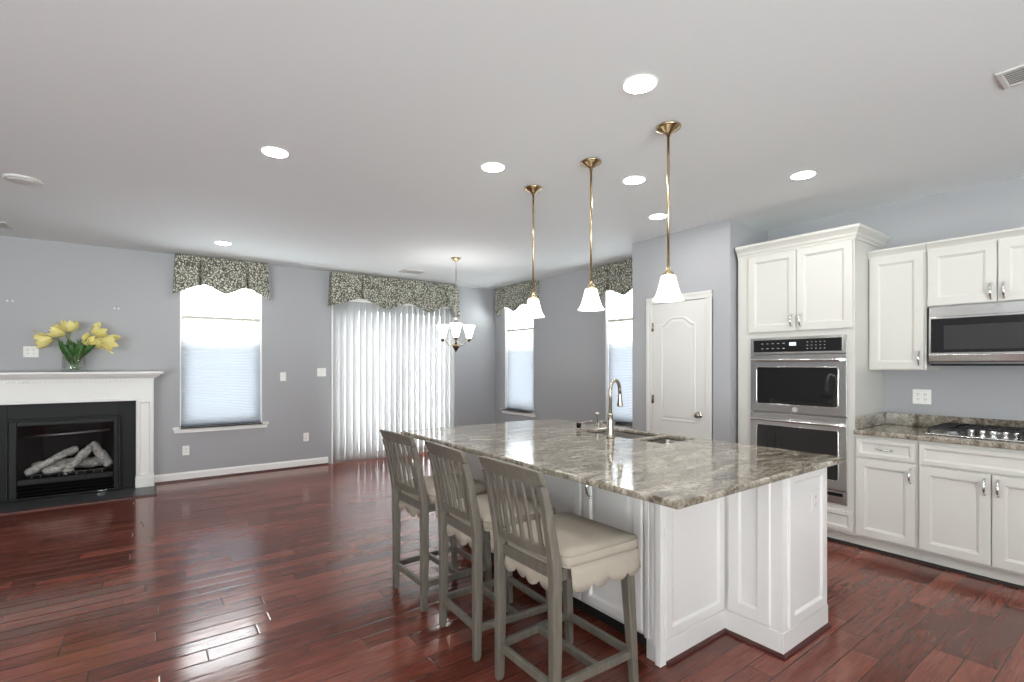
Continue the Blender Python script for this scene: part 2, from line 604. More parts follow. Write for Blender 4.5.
def wall(name, axis, at, thick, u0, u1, openings=()):
    """wall plane at coordinate `at`, body going to at+thick; openings (u0,u1,z0,z1)"""
    us = sorted({u0, u1, *[o[0] for o in openings], *[o[1] for o in openings]})
    zs = sorted({0.0, H, *[o[2] for o in openings], *[o[3] for o in openings]})
    mb = MB()
    for i in range(len(us) - 1):
        for k in range(len(zs) - 1):
            uc, zc = (us[i] + us[i + 1]) / 2, (zs[k] + zs[k + 1]) / 2
            if any(o[0] < uc < o[1] and o[2] < zc < o[3] for o in openings):
                continue
            if axis == 0:
                mb.box(at, at + thick, us[i], us[i + 1], zs[k], zs[k + 1])
            else:
                mb.box(us[i], us[i + 1], at, at + thick, zs[k], zs[k + 1])
    return structure(name, mb, 'wall')


WZ0, WZ1 = 0.655, 2.50
W_BACK = (0.325, 1.225, WZ0, WZ1)
W_R1 = (6.15, 6.93, WZ0, WZ1)
W_R2 = (3.80, 4.61, WZ0, WZ1)
SLIDER = (2.135, 4.09, 0.0, 2.32)
FRONT_FILL_OPEN = [(-5.0, -2.95, 0.06, 2.40), (-0.6, 1.4, 0.06, 2.40)]  # door openings out of view, added to let fill daylight in
LEFT_FILL_OPEN = [(-2.6, -0.7, 0.06, 2.40)]

structure('floor', MB().box(XL - T, XR + T, YF - T, YB + T, -0.12, 0.0), 'floor')
structure('ceiling', MB().box(XL - T, XR + T, YF - T, YB + T, H, H + 0.12), 'ceiling')
wall('wall_back', 1, YB, T, XL - T, XR + T, [W_BACK, SLIDER, (-1.13, -0.25, 0.03, 0.84)])
wall('wall_right', 0, XR, T, YF - T, YB, [W_R1, W_R2])
wall('wall_left', 0, XL, -T, YF, YB, LEFT_FILL_OPEN)
wall('wall_front', 1, YF, -T, XL - T, XR + T, FRONT_FILL_OPEN)
# pantry closet that juts into the room
PX, PY0, PY1 = 4.28, 2.455, 3.585
mb = MB().box(PX, XR, PY0, PY1, 0, H)
structure('wall_pantry', mb, 'wall')

BB = [(0, 0), (0.014, 0), (0.014, 0.085), (0.008, 0.098), (0.004, 0.105), (0, 0.105)]


def baseboard(name, p, q, out):
    mb = MB().sweep_profile([p, q], BB, outs=[out])
    b = structure(name, mb, 'trim')
    MB().sweep_profile([p, q], [(0.014, 0), (0.028, 0), (0.027, 0.008), (0.021, 0.016), (0.014, 0.019)], outs=[out]).build('shoe_moulding', 'shoe', b)


baseboard('baseboard_back', (0.075, YB, 0), (2.075, YB, 0), (0, -1, 0))
baseboard('baseboard_corner', (4.15, YB, 0), (XR, YB, 0), (0, -1, 0))
baseboard('baseboard_right', (XR, PY1, 0), (XR, YB, 0), (-1, 0, 0))
baseboard('baseboard_pantry', (PX, 3.395, 0), (PX, PY1, 0), (-1, 0, 0))
baseboard('baseboard_left', (XL, 0.9, 0), (XL, YB, 0), (1, 0, 0))


# ------------------------------------------------------------------ windows and shades
def frame4(mb, box3, w):
    """picture frame in a plane: box3(u0,u1,z0,z1) adds a box"""
    def f(u0, u1, z0, z1):
        box3(u0, u1, z0, z0 + w)
        box3(u0, u1, z1 - w, z1)
        box3(u0, u0 + w, z0 + w, z1 - w)
        box3(u1 - w, u1, z0 + w, z1 - w)
    return f


def window(idx, axis, at, op, shade_label, shade_rail=1.985):
    u0, u1, z0, z1 = op
    uc = (u0 + u1) / 2
    base = (uc, at, z0) if axis == 1 else (at, uc, z0)
    win = s_empty('window_%d' % idx, base)

    def bx(mb, d0, d1):
        def f(a, b, c, d):
            if axis == 1:
                mb.box(a, b, at + d0, at + d1, c, d)
            else:
                mb.box(at + d0, at + d1, a, b, c, d)
        return f
    m1 = MB(); frame4(m1, bx(m1, 0.085, 0.155), 0.03)(u0, u1, z0, z1)
    m1.build('window_frame', 'trim', win, bevel=0.002)
    zm = 1.66
    m2 = MB(); frame4(m2, bx(m2, 0.125, 0.150), 0.035)(u0 + 0.03, u1 - 0.03, zm - 0.02, z1 - 0.03)
    m2.build('upper_sash', 'trim', win, bevel=0.002)
    m3 = MB(); frame4(m3, bx(m3, 0.095, 0.120), 0.035)(u0 + 0.03, u1 - 0.03, z0 + 0.03, zm + 0.02)
    ls = m3.build('lower_sash', 'trim', win, bevel=0.002)
    m4 = MB(); bx(m4, 0.136, 0.139)(u0 + 0.06, u1 - 0.06, zm, z1 - 0.06)
    m4.build('pane', 'pane', win)
    m5 = MB(); bx(m5, 0.106, 0.109)(u0 + 0.06, u1 - 0.06, z0 + 0.06, zm)
    m5.build('pane', 'pane', win)
    m6 = MB(); bx(m6, 0.152, 0.1535)(u0 + 0.03, u1 - 0.03, z0 + 0.03, zm + 0.01)
    m6.build('insect_screen', 'screen', win)
    # drywall returns are the wall body; painted jamb liners and the sill
    m7 = MB()
    bx(m7, 0.0, 0.085)(u0, u0 + 0.008, z0, z1); bx(m7, 0.0, 0.085)(u1 - 0.008, u1, z0, z1)
    bx(m7, 0.0, 0.085)(u0, u1, z1 - 0.008, z1)
    m7.build('jamb_liner', 'trim', win)
    m8 = MB()
    bx(m8, -0.055, 0.085)(u0 - 0.0, u1 + 0.0, z0 - 0.024, z0)
    bx(m8, -0.055, -0.001)(u0 - 0.075, u1 + 0.075, z0 - 0.024, z0)
    bx(m8, -0.020, -0.001)(u0 - 0.06, u1 + 0.06, z0 - 0.075, z0 - 0.024)
    bx(m8, -0.032, -0.001)(u0 - 0.066, u1 + 0.066, z0 - 0.040, z0 - 0.024)
    m8.build('window_sill', 'trim', win, bevel=0.004)
    # cellular shade, drawn up from the sill and lowered from the top
    sh = thing('cellular_shade', (uc, at + 0.045, z0) if axis == 1 else (at + 0.045, uc, z0), shade_label, 'window shade', 'cellular shades in the windows')
    a, b = u0 + 0.014, u1 - 0.014
    mr = MB(); bx(mr, 0.028, 0.062)(a, b, shade_rail - 0.005, shade_rail + 0.030)
    mr.build('top_rail', 'rail_beige', sh, bevel=0.004)
    mq = MB(); bx(mq, 0.028, 0.062)(a, b, z0 + 0.003, z0 + 0.026)
    mq.build('bottom_rail', 'rail_blue', sh, bevel=0.004)
    mp = MB()
    zt, zb = shade_rail - 0.006, z0 + 0.027
    n = int((zt - zb) / 0.010)
    pts = []
    for i in range(n + 1):
        z = zb + (zt - zb) * i / n
        pts.append((0.042 if i % 2 else 0.046, z))
    if axis == 1:
        loops = [[(a, at + d, z) for d, z in pts], [(b, at + d, z) for d, z in pts]]
    else:
        loops = [[(at + d, a, z) for d, z in pts], [(at + d, b, z) for d, z in pts]]
    mp.loft(loops, False, False, False, closed=False)
    mp.build('pleated_cloth', 'shade_cloth', sh)
    # cords from the head rail to the lowered top rail
    for q in (0.18, 0.82):
        mc = MB()
        u = a + (b - a) * q
        p0 = (u, at + 0.045) if axis == 1 else (at + 0.045, u)
        mc.tube([(*p0, shade_rail + 0.03), (*p0, z1 - 0.03)], 0.0012, 6)
        mc.build('lift_cord', 'plastic', sh)
    mh = MB(); bx(mh, 0.025, 0.065)(a, b, z1 - 0.045, z1 - 0.01)
    mh.build('head_rail', 'plastic', sh, bevel=0.003)
    nrm = (0, -1, 0) if axis == 1 else (-1, 0, 0)
    pl = (uc, at + 0.158, (z0 + z1) / 2) if axis == 1 else (at + 0.158, uc, (z0 + z1) / 2)
    portal(pl, nrm, u1 - u0, z1 - z0)


window(1, 1, YB, W_BACK, 'white pleated shade in the window nearest the fireplace, lowered from the top')
window(2, 0, XR, W_R1, 'white pleated shade in the side window nearest the room corner')
window(3, 0, XR, W_R2, 'white pleated shade in the side window beside the pantry closet')

# patio door behind the vertical blind
u0, u1, z0, z1 = SLIDER
pd = s_empty('door_1', ((u0 + u1) / 2, YB, 0))
mb = MB()
frame4(mb, lambda a, b, c, d: mb.box(a, b, YB + 0.06, YB + 0.15, c, d), 0.05)(u0, u1, z0 + 0.0, z1)
mb.build('door_frame', 'trim', pd, bevel=0.002)
for k in range(2):
    a = u0 + 0.05 + k * (u1 - u0 - 0.10) / 2
    b = a + (u1 - u0 - 0.10) / 2
    y = YB + 0.082 + 0.034 * k
    mb = MB()
    frame4(mb, lambda p, q, c, d: mb.box(p, q, y, y + 0.03, c, d), 0.05)(a, b, 0.05, z1 - 0.05)
    mb.build('door_sash', 'trim', pd, bevel=0.002)
    MB().box(a + 0.05, b - 0.05, y + 0.013, y + 0.017, 0.10, z1 - 0.10).build('pane', 'pane', pd)
# casing strips beside the blind, light edge in the photo
mb = MB().box(u0 - 0.012, u0 + 0.004, YB - 0.012, YB + 0.05, 0, z1)
mb.box(u1 - 0.004, u1 + 0.012, YB - 0.012, YB + 0.05, 0, z1)
mb.build('door_casing', 'trim', pd, bevel=0.002)
MB().box(u0, u1, YB - 0.028, YB + T, 0.0005, 0.03).build('threshold', 'trim', pd, bevel=0.003)
portal(((u0 + u1) / 2, YB + 0.158, z1 / 2), (0, -1, 0), u1 - u0, z1)

vb = thing('vertical_blind', ((u0 + u1) / 2, YB - 0.07, 0), 'white vertical blind drawn shut across the patio door', 'blind')
MB().box(u0 - 0.02, u1 + 0.02, YB - 0.085, YB - 0.045, 2.33, 2.37).build('head_rail', 'plastic', vb, bevel=0.003)
nv = 21
VW = 0.112
for k in range(nv):
    uc = u0 + 0.035 + (u1 - u0 - 0.07) * k / (nv - 1)
    ang = math.radians(19 + 1.5 * math.sin(k * 2.1))
    mb = MB()
    cols = []
    for j in range(7):
        t = (j / 6 - 0.5) * VW
        bow = 0.006 * (1 - (2 * j / 6 - 1) ** 2)
        dx = t * math.cos(ang) - bow * math.sin(ang)
        dy = t * math.sin(ang) + bow * math.cos(ang)
        cols.append([(uc + dx, YB - 0.065 + dy, z) for z in (0.010, 0.7, 1.5, 2.335)])
    mb.loft(cols, False, False, True, closed=False)
    mb.build('vane', 'vane', vb, solid=0.0012)

# unseen glazed doors, made up and added to light the room
for k, (ax, at, op) in enumerate([(1, YF, o) for o in FRONT_FILL_OPEN] + [(0, XL, o) for o in LEFT_FILL_OPEN]):
    a, b, c, d = op

    def ob(mb, p, q, r, s, d0, d1):
        if ax == 1:
            return mb.box(p, q, at - d1, at - d0, r, s)
        return mb.box(at - d1, at - d0, p, q, r, s)
    fill_door = s_empty('door_%d' % (k + 3), ((a + b) / 2, at, 0) if ax == 1 else (at, (a + b) / 2, 0))
    mb = MB()
    frame4(mb, lambda p, q, r, s: ob(mb, p, q, r, s, 0.04, 0.11), 0.06)(a, b, c, d)
    ob(mb, (a + b) / 2 - 0.05, (a + b) / 2 + 0.05, c, d, 0.04, 0.11)
    mb.build('door_frame', 'trim', fill_door)
    ob(MB(), a + 0.05, b - 0.05, c + 0.05, d - 0.05, 0.072, 0.078).build('pane', 'pane', fill_door)
    if ax == 1:
        portal(((a + b) / 2, at - 0.158, (c + d) / 2), (0, 1, 0), b - a, d - c)
    else:
        portal((at - 0.158, (a + b) / 2, (c + d) / 2), (1, 0, 0), b - a, d - c)


# ------------------------------------------------------------------ valances
def valance(name, axis, at, ua, ub, flip, ztop, bottom, pleats, label, depth=0.13, flare=0.02, sideflare=0.02):
    """front runs along u from ua to ub; bottom = list of (fraction, z); sits against plane `at`, projects toward the room"""
    def P(u, d, z):
        return (u, at - d, z) if axis == 1 else (at - d, u, z)
    root = thing(name, P((ua + ub) / 2, 0, ztop), label, 'valance', 'leaf print valances')
    W = ub - ua

    def zb(t):
        for (t0, a), (t1, b) in zip(bottom, bottom[1:]):
            if t0 <= t <= t1:
                q = (t - t0) / (t1 - t0)
                q = (1 - math.cos(PI * q)) / 2 * 0.35 + q * 0.65
                return a + (b - a) * q
        return bottom[-1][1]
    ts = sorted({*[i / 60 for i in range(61)], *[q for q, _ in bottom], *[p + e / W for p in pleats for e in (-0.021, -0.0205, -0.008, 0, 0.008, 0.0205, 0.021)]})
    rows = 7
    loops = []
    for r in range(rows + 1):
        lp = []
        for t in ts:
            q = r / rows
            z = ztop + (zb(t) - ztop) * q
            d = depth + flare * q + 0.004 * math.sin(t * 23) * q
            for p in pleats:
                e = abs(t - p) * W
                if e < 0.0206:
                    d -= 0.075 * (1 - e / 0.024) * min(1, 0.15 + q)
            u = ua + W * t + (t - 0.5) * 2 * sideflare * q
            lp.append(P(u, d, z))
        loops.append(lp)
    MB().loft(loops, False, False, False, closed=False).build('front_panel', 'fabric', root, solid=0.004)
    for t, sg in ((0, -1), (1, 1)):
        u = ua + W * t
        lp = []
        for r in range(rows + 1):
            q = r / rows
            z = ztop + (zb(t) - ztop) * q
            uu = u + sg * sideflare * q
            lp.append([P(uu, depth + flare * q, z), P(uu, (depth + flare * q) / 2, z), P(uu, 0.003, z)])
        MB().loft(lp, False, False, False, closed=False).build('side_return', 'fabric', root, solid=0.004)
    mb = MB()
    if axis == 1:
        mb.box(ua, ub, at - depth, at - 0.002, ztop - 0.02, ztop - 0.001)
    else:
        mb.box(at - depth, at - 0.002, ua, ub, ztop - 0.02, ztop - 0.001)
    mb.build('mounting_board', 'fabric', root)
    return root


wv = [(0, 2.265), (0.30, 2.385), (0.52, 2.285), (0.74, 2.385), (1, 2.265)]
valance('window_valance', 1, YB, 0.275, 1.272, 1, 2.728, wv, (0.26, 0.76), 'leaf print valance with pointed hem over the window nearest the fireplace')
valance('patio_door_valance', 1, YB, 2.10, 4.12, 1, 2.722, [(0, 2.24), (0.215, 2.375), (0.395, 2.235), (0.565, 2.355), (0.735, 2.24), (0.89, 2.36), (1, 2.20)],
        (0.215, 0.885), 'wide leaf print valance with wavy hem above the vertical blind', flare=0.02, sideflare=0.03)
wr = [(0, 2.265), (0.26, 2.385), (0.48, 2.285), (0.70, 2.385), (1, 2.265)]
valance('window_valance', 0, XR, 6.02, 7.06, 1, 2.728, wr, (0.26, 0.74), 'leaf print valance over the side window in the room corner', depth=0.11, flare=0.0, sideflare=0.01)
valance('window_valance', 0, XR, 3.70, 4.745, 1, 2.728, wr, (0.26, 0.74), 'leaf print valance over the side window cut off by the pantry closet', depth=0.11, flare=0.0, sideflare=0.01)


# ------------------------------------------------------------------ shared pieces
DOORP = [(0, 0), (0, 0.019), (0.002, 0.021), (0.056, 0.021), (0.060, 0.017), (0.066, 0.015), (0.070, 0.010), (0.073, 0.0095)]
DRAWP = [(0, 0), (0, 0.019), (0.002, 0.021), (0.026, 0.021), (0.029, 0.017), (0.035, 0.014), (0.038, 0.0105), (0.041, 0.010)]
RAISEP = [(0, 0), (0, 0.012), (0.003, 0.016), (0.012, 0.018), (0.050, 0.018), (0.056, 0.012), (0.060, 0.006), (0.064, 0.0055), (0.092, 0.012), (0.096, 0.012)]


def pull(mb, c, along, out, L=0.115):
    """bow pull with flared feet"""
    c, a, o = Vector(c), Vector(along).normalized(), Vector(out).normalized()
    pts, R = [], []
    for i in range(15):
        t = i / 14 * 2 - 1
        pts.append(c + a * (t * L / 2) + o * (0.030 * (1 - abs(t) ** 2.6)))
        R.append(0.0055 + 0.0030 * (1 - abs(t)) ** 0.5 + (0.003 if abs(t) > 0.9 else 0))
    mb.tube(pts, R, 8)
    for s in (-1, 1):
        p = c + a * (s * L / 2)
        mb.lathe_axis([(0.009, 0.0), (0.009, 0.003), (0.006, 0.008), (0.0035, 0.012)], p, o, 10)
    return mb


def outlet(axis, at, out, u, z, label, gang=1, kind='outlet', mat='plastic'):
    """wall plate at plane `at`, facing out (+1/-1 along axis)"""
    w, h = 0.072 + 0.046 * (gang - 1), 0.116
    base = (at, u, z) if axis == 0 else (u, at, z)
    root = thing('light_switch' if kind == 'switch' else 'wall_outlet', base, label, kind, 'wall plates')

    def P(mb, u0, u1, z0, z1, d0, d1):
        if axis == 0:
            mb.box(at + out * d0, at + out * d1, u0, u1, z0, z1)
        else:
            mb.box(u0, u1, at + out * d0, at + out * d1, z0, z1)
        return mb
    P(MB(), u - w / 2, u + w / 2, z - h / 2, z + h / 2, 0.0005, 0.006).build('cover_plate', mat, root, bevel=0.002)
    for g in range(gang):
        uc = u + (g - (gang - 1) / 2) * 0.046
        if kind == 'switch':
            P(MB(), uc - 0.016, uc + 0.016, z - 0.033, z + 0.033, 0.006, 0.009).build('rocker', 'plastic', root, bevel=0.0015)
        else:
            for s in (-1, 1):
                zc = z + s * 0.020
                so = P(MB(), uc - 0.016, uc + 0.016, zc - 0.014, zc + 0.014, 0.006, 0.0085).build('socket', mat, root, bevel=0.002)
                mb = MB()
                for q in (-0.006, 0.006):
                    P(mb, uc + q - 0.0012, uc + q + 0.0012, zc - 0.002, zc + 0.008, 0.0085, 0.0089)
                P(mb, uc - 0.002, uc + 0.002, zc - 0.010, zc - 0.006, 0.0085, 0.0089)
                mb.build('slot', 'slot', so)
    return root


def badge(mb, c, U, V, Nn, r):
    """round appliance emblem: ring with curled script strokes"""
    c, U, V, Nn = Vector(c), Vector(U), Vector(V), Vector(Nn)
    mb.lathe_axis([(r, 0), (r, 0.0015), (r * 0.96, 0.002)], c, Nn, 24)
    ring = [c + (U * math.cos(2 * PI * i / 24) + V * math.sin(2 * PI * i / 24)) * r * 0.86 + Nn * 0.002 for i in range(25)]
    mb.tube(ring, r * 0.05, 5)
    for off, k in ((-0.28, 1), (0.30, -1)):
        cur = []
        for i in range(22):
            t = i / 21
            a = 0.6 + t * 5.0
            q = 0.30 - 0.16 * t
            cur.append(c + U * r * (off + k * q * math.cos(a)) + V * r * (0.08 * k + 1.2 * q * math.sin(a)) + Nn * 0.0025)
        mb.tube(cur, r * 0.055, 5)
    for a in (0.4, 1.97, 3.54, 5.1):
        cur = [c + (U * math.cos(a + t) + V * math.sin(a + t)) * r * (0.66 + 0.12 * math.sin(t * 4)) + Nn * 0.0022 for t in (0, 0.2, 0.4, 0.6, 0.8)]
        mb.tube(cur, r * 0.04, 5)
    return mb


# ------------------------------------------------------------------ kitchen island
IX0, IXM, IX1 = 1.93, 2.455, 2.95
IY0, IYM, IY1 = 1.142, 1.44, 3.36
TOP = 0.914
CT = 0.884      # underside of the granite
isl = thing('island_cabinet', (2.46, 2.3, 0), 'white panelled kitchen island base under the big granite top', 'kitchen island')
mb = MB()
mb.loft([[(IX0, IYM, z), (IXM, IYM, z), (IXM, IY0, z), (IX1, IY0, z), (IX1, IY1, z), (IX0, IY1, z)] for z in (0.10, CT - 0.001)], True, False)
mb.build('carcass', 'isl', isl, bevel=0.002)
# plinth: solid at the ends, recessed dark toe kick on the seating side
mb = MB()
mb.box(IX0, IXM, IYM, IYM + 0.09, 0.0, 0.10)
mb.box(IXM, IX1, IY0, IY1, 0.0, 0.10)
mb.build('plinth', 'isl', isl)
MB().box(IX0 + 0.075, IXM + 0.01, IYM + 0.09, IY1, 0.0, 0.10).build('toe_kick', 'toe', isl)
mb = MB()
q = 0.006
mb.loft([[(IX0 + 0.02, IYM - q + (0.0), z), (IXM - q, IYM - q, z), (IXM - q, IYM - q + 0.02, z), (IX0 + 0.02, IYM - q + 0.02, z)] for z in (0.0, 0.115)])
mb.build('base_board', 'isl', isl, bevel=0.003)
mb = MB()
mb.box(IXM - q, IXM + 0.01, IY0 + 0.011, IYM, 0.0, 0.115)
mb.box(IXM - q, IX1 + 0.001, IY0 - q, IY0 + 0.01, 0.0, 0.115)
mb.build('base_board', 'isl', isl, bevel=0.003)
SH = [(0, 0), (0.016, 0), (0.015, 0.008), (0.010, 0.015), (0, 0.019)]
mb = MB()
mb.sweep_profile([(IX0 + 0.02, IYM - q, 0), (IXM - q, IYM - q, 0), (IXM - q, IY0 - q, 0), (IX1 + 0.001, IY0 - q, 0)], SH, outs=[(0, -1, 0), (-1, 0, 0), (0, -1, 0)])
mb.build('shoe_moulding', 'shoe', isl)
# corner post with flutes on the seating side
mb = MB()
mb.box(IX0 - 0.016, IX0 + 0.002, IYM - 0.002, IYM + 0.030, 0.0, CT - 0.001)
mb.box(IX0 - 0.012, IX0 + 0.002, IYM + 0.036, IYM + 0.060, 0.10, CT - 0.001)
mb.box(IX0 - 0.016, IX0 + 0.002, IYM + 0.066, IYM + 0.092, 0.10, CT - 0.001)
mb.build('corner_post', 'isl', isl, bevel=0.003)
# doors on the seating side
ydoor = [(1.545, 1.945), (1.965, 2.365), (2.375, 2.775), (2.795, 3.335)]
for k, (a, b) in enumerate(ydoor):
    d = MB().panel((IX0, b, 0.115), (0, -1, 0), (0, 0, 1), (-1, 0, 0), b - a, CT - 0.03 - 0.115, RAISEP).build('door', 'isl', isl)
    if k in (0, 2):
        h = pull(MB(), (IX0 - 0.018, b - 0.060, 0.752), (0, 0, 1), (-1, 0, 0)).build('handle', 'chrome', d)
        h['label'] = 'polished nickel bow pull'
# end panels
MB().panel((IX0 + 0.012, IYM, 0.125), (1, 0, 0), (0, 0, 1), (0, -1, 0), IXM - IX0 - 0.03, CT - 0.004 - 0.125, [(0, 0), (0, 0.010), (0.003, 0.013), (0.045, 0.013), (0.050, 0.010), (0.056, 0.004), (0.062, 0.003)]).build('end_panel', 'isl', isl)
MB().panel((IXM, IYM - 0.025, 0.125), (0, -1, 0), (0, 0, 1), (-1, 0, 0), 0.215, CT - 0.004 - 0.125, [(0, 0), (0, 0.010), (0.003, 0.013), (0.058, 0.013), (0.063, 0.008), (0.068, 0.003), (0.074, 0.003)]).build('end_panel', 'isl', isl)
MB().panel((IXM + 0.045, IY0, 0.125), (1, 0, 0), (0, 0, 1), (0, -1, 0), IX1 - IXM - 0.075, CT - 0.004 - 0.125, [(0, 0), (0, 0.010), (0.003, 0.013), (0.050, 0.013), (0.056, 0.009), (0.064, 0.003), (0.070, 0.003)]).build('end_panel', 'isl', isl)
MB().box(IX0 - 0.004, IX0 + 0.012, IYM - 0.004, IYM + 0.012, 0.1, CT - 0.001).build('corner_bead', 'isl', isl, bevel=0.003)
# far working side, doors facing the range
for k, (a, b) in enumerate([(1.20, 1.90), (1.92, 2.72), (2.74, 3.33)]):
    d = MB().panel((IX1, a, 0.115), (0, 1, 0), (0, 0, 1), (1, 0, 0), b - a, CT - 0.03 - 0.115, DOORP).build('door', 'isl', isl)
    pull(MB(), (IX1 + 0.021, b - 0.03, 0.76), (0, 0, 1), (1, 0, 0)).build('handle', 'chrome', d)
outlet(1, IY0 - 0.003, -1, 2.785, 0.70, 'white power outlet set in the end panel of the island', kind='outlet', mat='isl')

# granite top with a cut-out for the sink
GX0, GX1, GY0, GY1 = 1.52, 2.99, 1.066, 3.46
SX0, SX1, SY0, SY1 = 2.585, 2.935, 1.925, 2.67
SDIV = 2.165


def slab_with_holes(name, mat, x0, x1, y0, y1, z0, z1, holes, parent=None, edge=0.012):
    """bull-nosed slab with rectangular holes"""
    xs = sorted({x0, x1, *[h[0] for h in holes], *[h[1] for h in holes]})
    ys = sorted({y0, y1, *[h[2] for h in holes], *[h[3] for h in holes]})
    bm = bmesh.new()
    vid = {}

    def V(x, y):
        k = (round(x, 4), round(y, 4))
        if k not in vid:
            vid[k] = bm.verts.new((x, y, z0))
        return vid[k]
    fs = []
    for i in range(len(xs) - 1):
        for j in range(len(ys) - 1):
            cx, cy = (xs[i] + xs[i + 1]) / 2, (ys[j] + ys[j + 1]) / 2
            if any(h[0] < cx < h[1] and h[2] < cy < h[3] for h in holes):
                continue
            fs.append(bm.faces.new([V(xs[i], ys[j]), V(xs[i + 1], ys[j]), V(xs[i + 1], ys[j + 1]), V(xs[i], ys[j + 1])]))
    bmesh.ops.dissolve_limit(bm, angle_limit=0.01, verts=bm.verts, edges=[e for e in bm.edges if not e.is_boundary])
    ret = bmesh.ops.extrude_face_region(bm, geom=list(bm.faces))
    bmesh.ops.translate(bm, vec=(0, 0, z1 - z0), verts=[g for g in ret['geom'] if isinstance(g, bmesh.types.BMVert)])
    bmesh.ops.recalc_face_normals(bm, faces=bm.faces)
    me = bpy.data.meshes.new(name)
    bm.to_mesh(me)
    bm.free()
    me.materials.append(M[mat])
    o = bpy.data.objects.new(name, me)
    COL.objects.link(o)
    if parent:
        o.parent = parent
        o.location = -Vector(parent.location)
    if edge:
        md = o.modifiers.new('bevel', 'BEVEL')
        md.width = edge
        md.segments = 3
        md.limit_method = 'ANGLE'
        md.angle_limit = math.radians(40)
    return o


top = slab_with_holes('island_worktop', 'granite', GX0, GX1, GY0, GY1, CT, TOP, [(SX0, SX1, SDIV + 0.012, SY1), (SX0, SX1, SY0, SDIV - 0.012)], edge=0.011)
tag(top, 'polished beige and brown granite slab overhanging the white island', 'worktop')

sink = thing('kitchen_sink', ((SX0 + SX1) / 2, (SY0 + SY1) / 2, CT - 0.001), 'double bowl stainless sink set under the island granite', 'sink')
for a, b, dp in ((SY0, SDIV - 0.012, 0.16), (SDIV + 0.012, SY1, 0.22)):
    z = CT - 0.001
    mb = MB()
    rr = lambda x0, x1, y0, y1, zz, r: [(cx + r * math.cos(t), cy + r * math.sin(t), zz) for cx, cy, a0 in ((x1 - r, y1 - r, 0), (x0 + r, y1 - r, PI / 2), (x0 + r, y0 + r, PI), (x1 - r, y0 + r, 1.5 * PI)) for t in [a0 + PI / 2 * i / 5 for i in range(6)]]
    mb.loft([rr(SX0 - 0.004, SX1 + 0.004, a - 0.004, b + 0.004, z, 0.03), rr(SX0, SX1, a, b, z - 0.01, 0.03), rr(SX0 + 0.006, SX1 - 0.006, a + 0.006, b - 0.006, z - dp + 0.02, 0.03), rr(SX0 + 0.03, SX1 - 0.03, a + 0.03, b - 0.03, z - dp, 0.02)], False, True, True)
    bowl = mb.build('bowl', 'sink', sink, solid=0.0015)
    MB().lathe([(0.045, z - dp + 0.0015), (0.043, z - dp + 0.004), (0.030, z - dp + 0.003), (0.012, z - dp + 0.003)], (SX0 + SX1) / 2, (a + b) / 2, 20).build('drain', 'chrome', bowl)
mb = MB().box(SX0 - 0.006, SX1 + 0.006, SDIV - 0.0115, SDIV + 0.0115, CT - 0.05, CT - 0.004)
mb.build('divider', 'sink', sink, bevel=0.003)

# pull-down faucet on the seating side of the sink
FX, FY = 2.518, 2.298
fau = thing('kitchen_faucet', (FX, FY, TOP), 'tall brushed nickel pull-down faucet arching over the island sink', 'faucet')
MB().lathe([(0.032, TOP + 0.0005), (0.032, TOP + 0.006), (0.029, TOP + 0.012), (0.026, TOP + 0.05), (0.021, TOP + 0.11), (0.0175, TOP + 0.15), (0.019, TOP + 0.153), (0.019, TOP + 0.160), (0.015, TOP + 0.163)], FX, FY, 24).build('body', 'nickel', fau)
FC_, FS_ = math.cos(0.25), math.sin(0.25)
path = [(FX, FY, TOP + 0.16), (FX, FY, TOP + 0.30)]
for i in range(13):
    a = PI - PI * 1.0 * i / 12
    e_ = 0.068 + 0.068 * math.cos(a)
    path.append((FX + e_ * FC_, FY + e_ * FS_, TOP + 0.317 + 0.068 * math.sin(a)))
path.append((FX + 0.139 * FC_, FY + 0.139 * FS_, TOP + 0.290))
MB().tube(path, 0.0125, 14).build('spout', 'nickel', fau)
MB().lathe_axis([(0.0135, 0), (0.0145, 0.012), (0.014, 0.03), (0.018, 0.055), (0.022, 0.085), (0.021, 0.092)], (FX + 0.139 * FC_, FY + 0.139 * FS_, TOP + 0.293), (0.06, 0.03, -1), 18).build('spray_head', 'nickel', fau)
mb = MB().lathe_axis([(0.011, 0), (0.011, 0.02), (0.013, 0.024), (0.013, 0.034), (0.008, 0.038)], (FX + 0.018, FY + 0.008, TOP + 0.085), (1, 0.35, 0), 14)
mb.tube([(FX + 0.046, FY + 0.018, TOP + 0.087), (FX + 0.056, FY + 0.020, TOP + 0.095), (FX + 0.085, FY + 0.026, TOP + 0.10)], [0.006, 0.005, 0.006], 8)
mb.build('handle', 'nickel', fau)

sd = thing('soap_dispenser', (2.638, 2.725, TOP), 'small black and nickel soap pump with long thin nozzle beside the sink', 'soap dispenser')
MB().lathe([(0.019, TOP + 0.0005), (0.019, TOP + 0.006), (0.013, TOP + 0.012), (0.012, TOP + 0.022)], 2.638, 2.725, 18).build('base', 'nickel', sd)
MB().lathe([(0.017, TOP + 0.018), (0.018, TOP + 0.021), (0.018, TOP + 0.048), (0.014, TOP + 0.051)], 2.638, 2.725, 18).build('pump_head', 'black', sd)
MB().tube([(2.648, 2.722, TOP + 0.046), (2.705, 2.705, TOP + 0.058), (2.748, 2.692, TOP + 0.060), (2.755, 2.690, TOP + 0.053)], [0.0045, 0.004, 0.0035, 0.0035], 8).build('nozzle', 'nickel', sd)

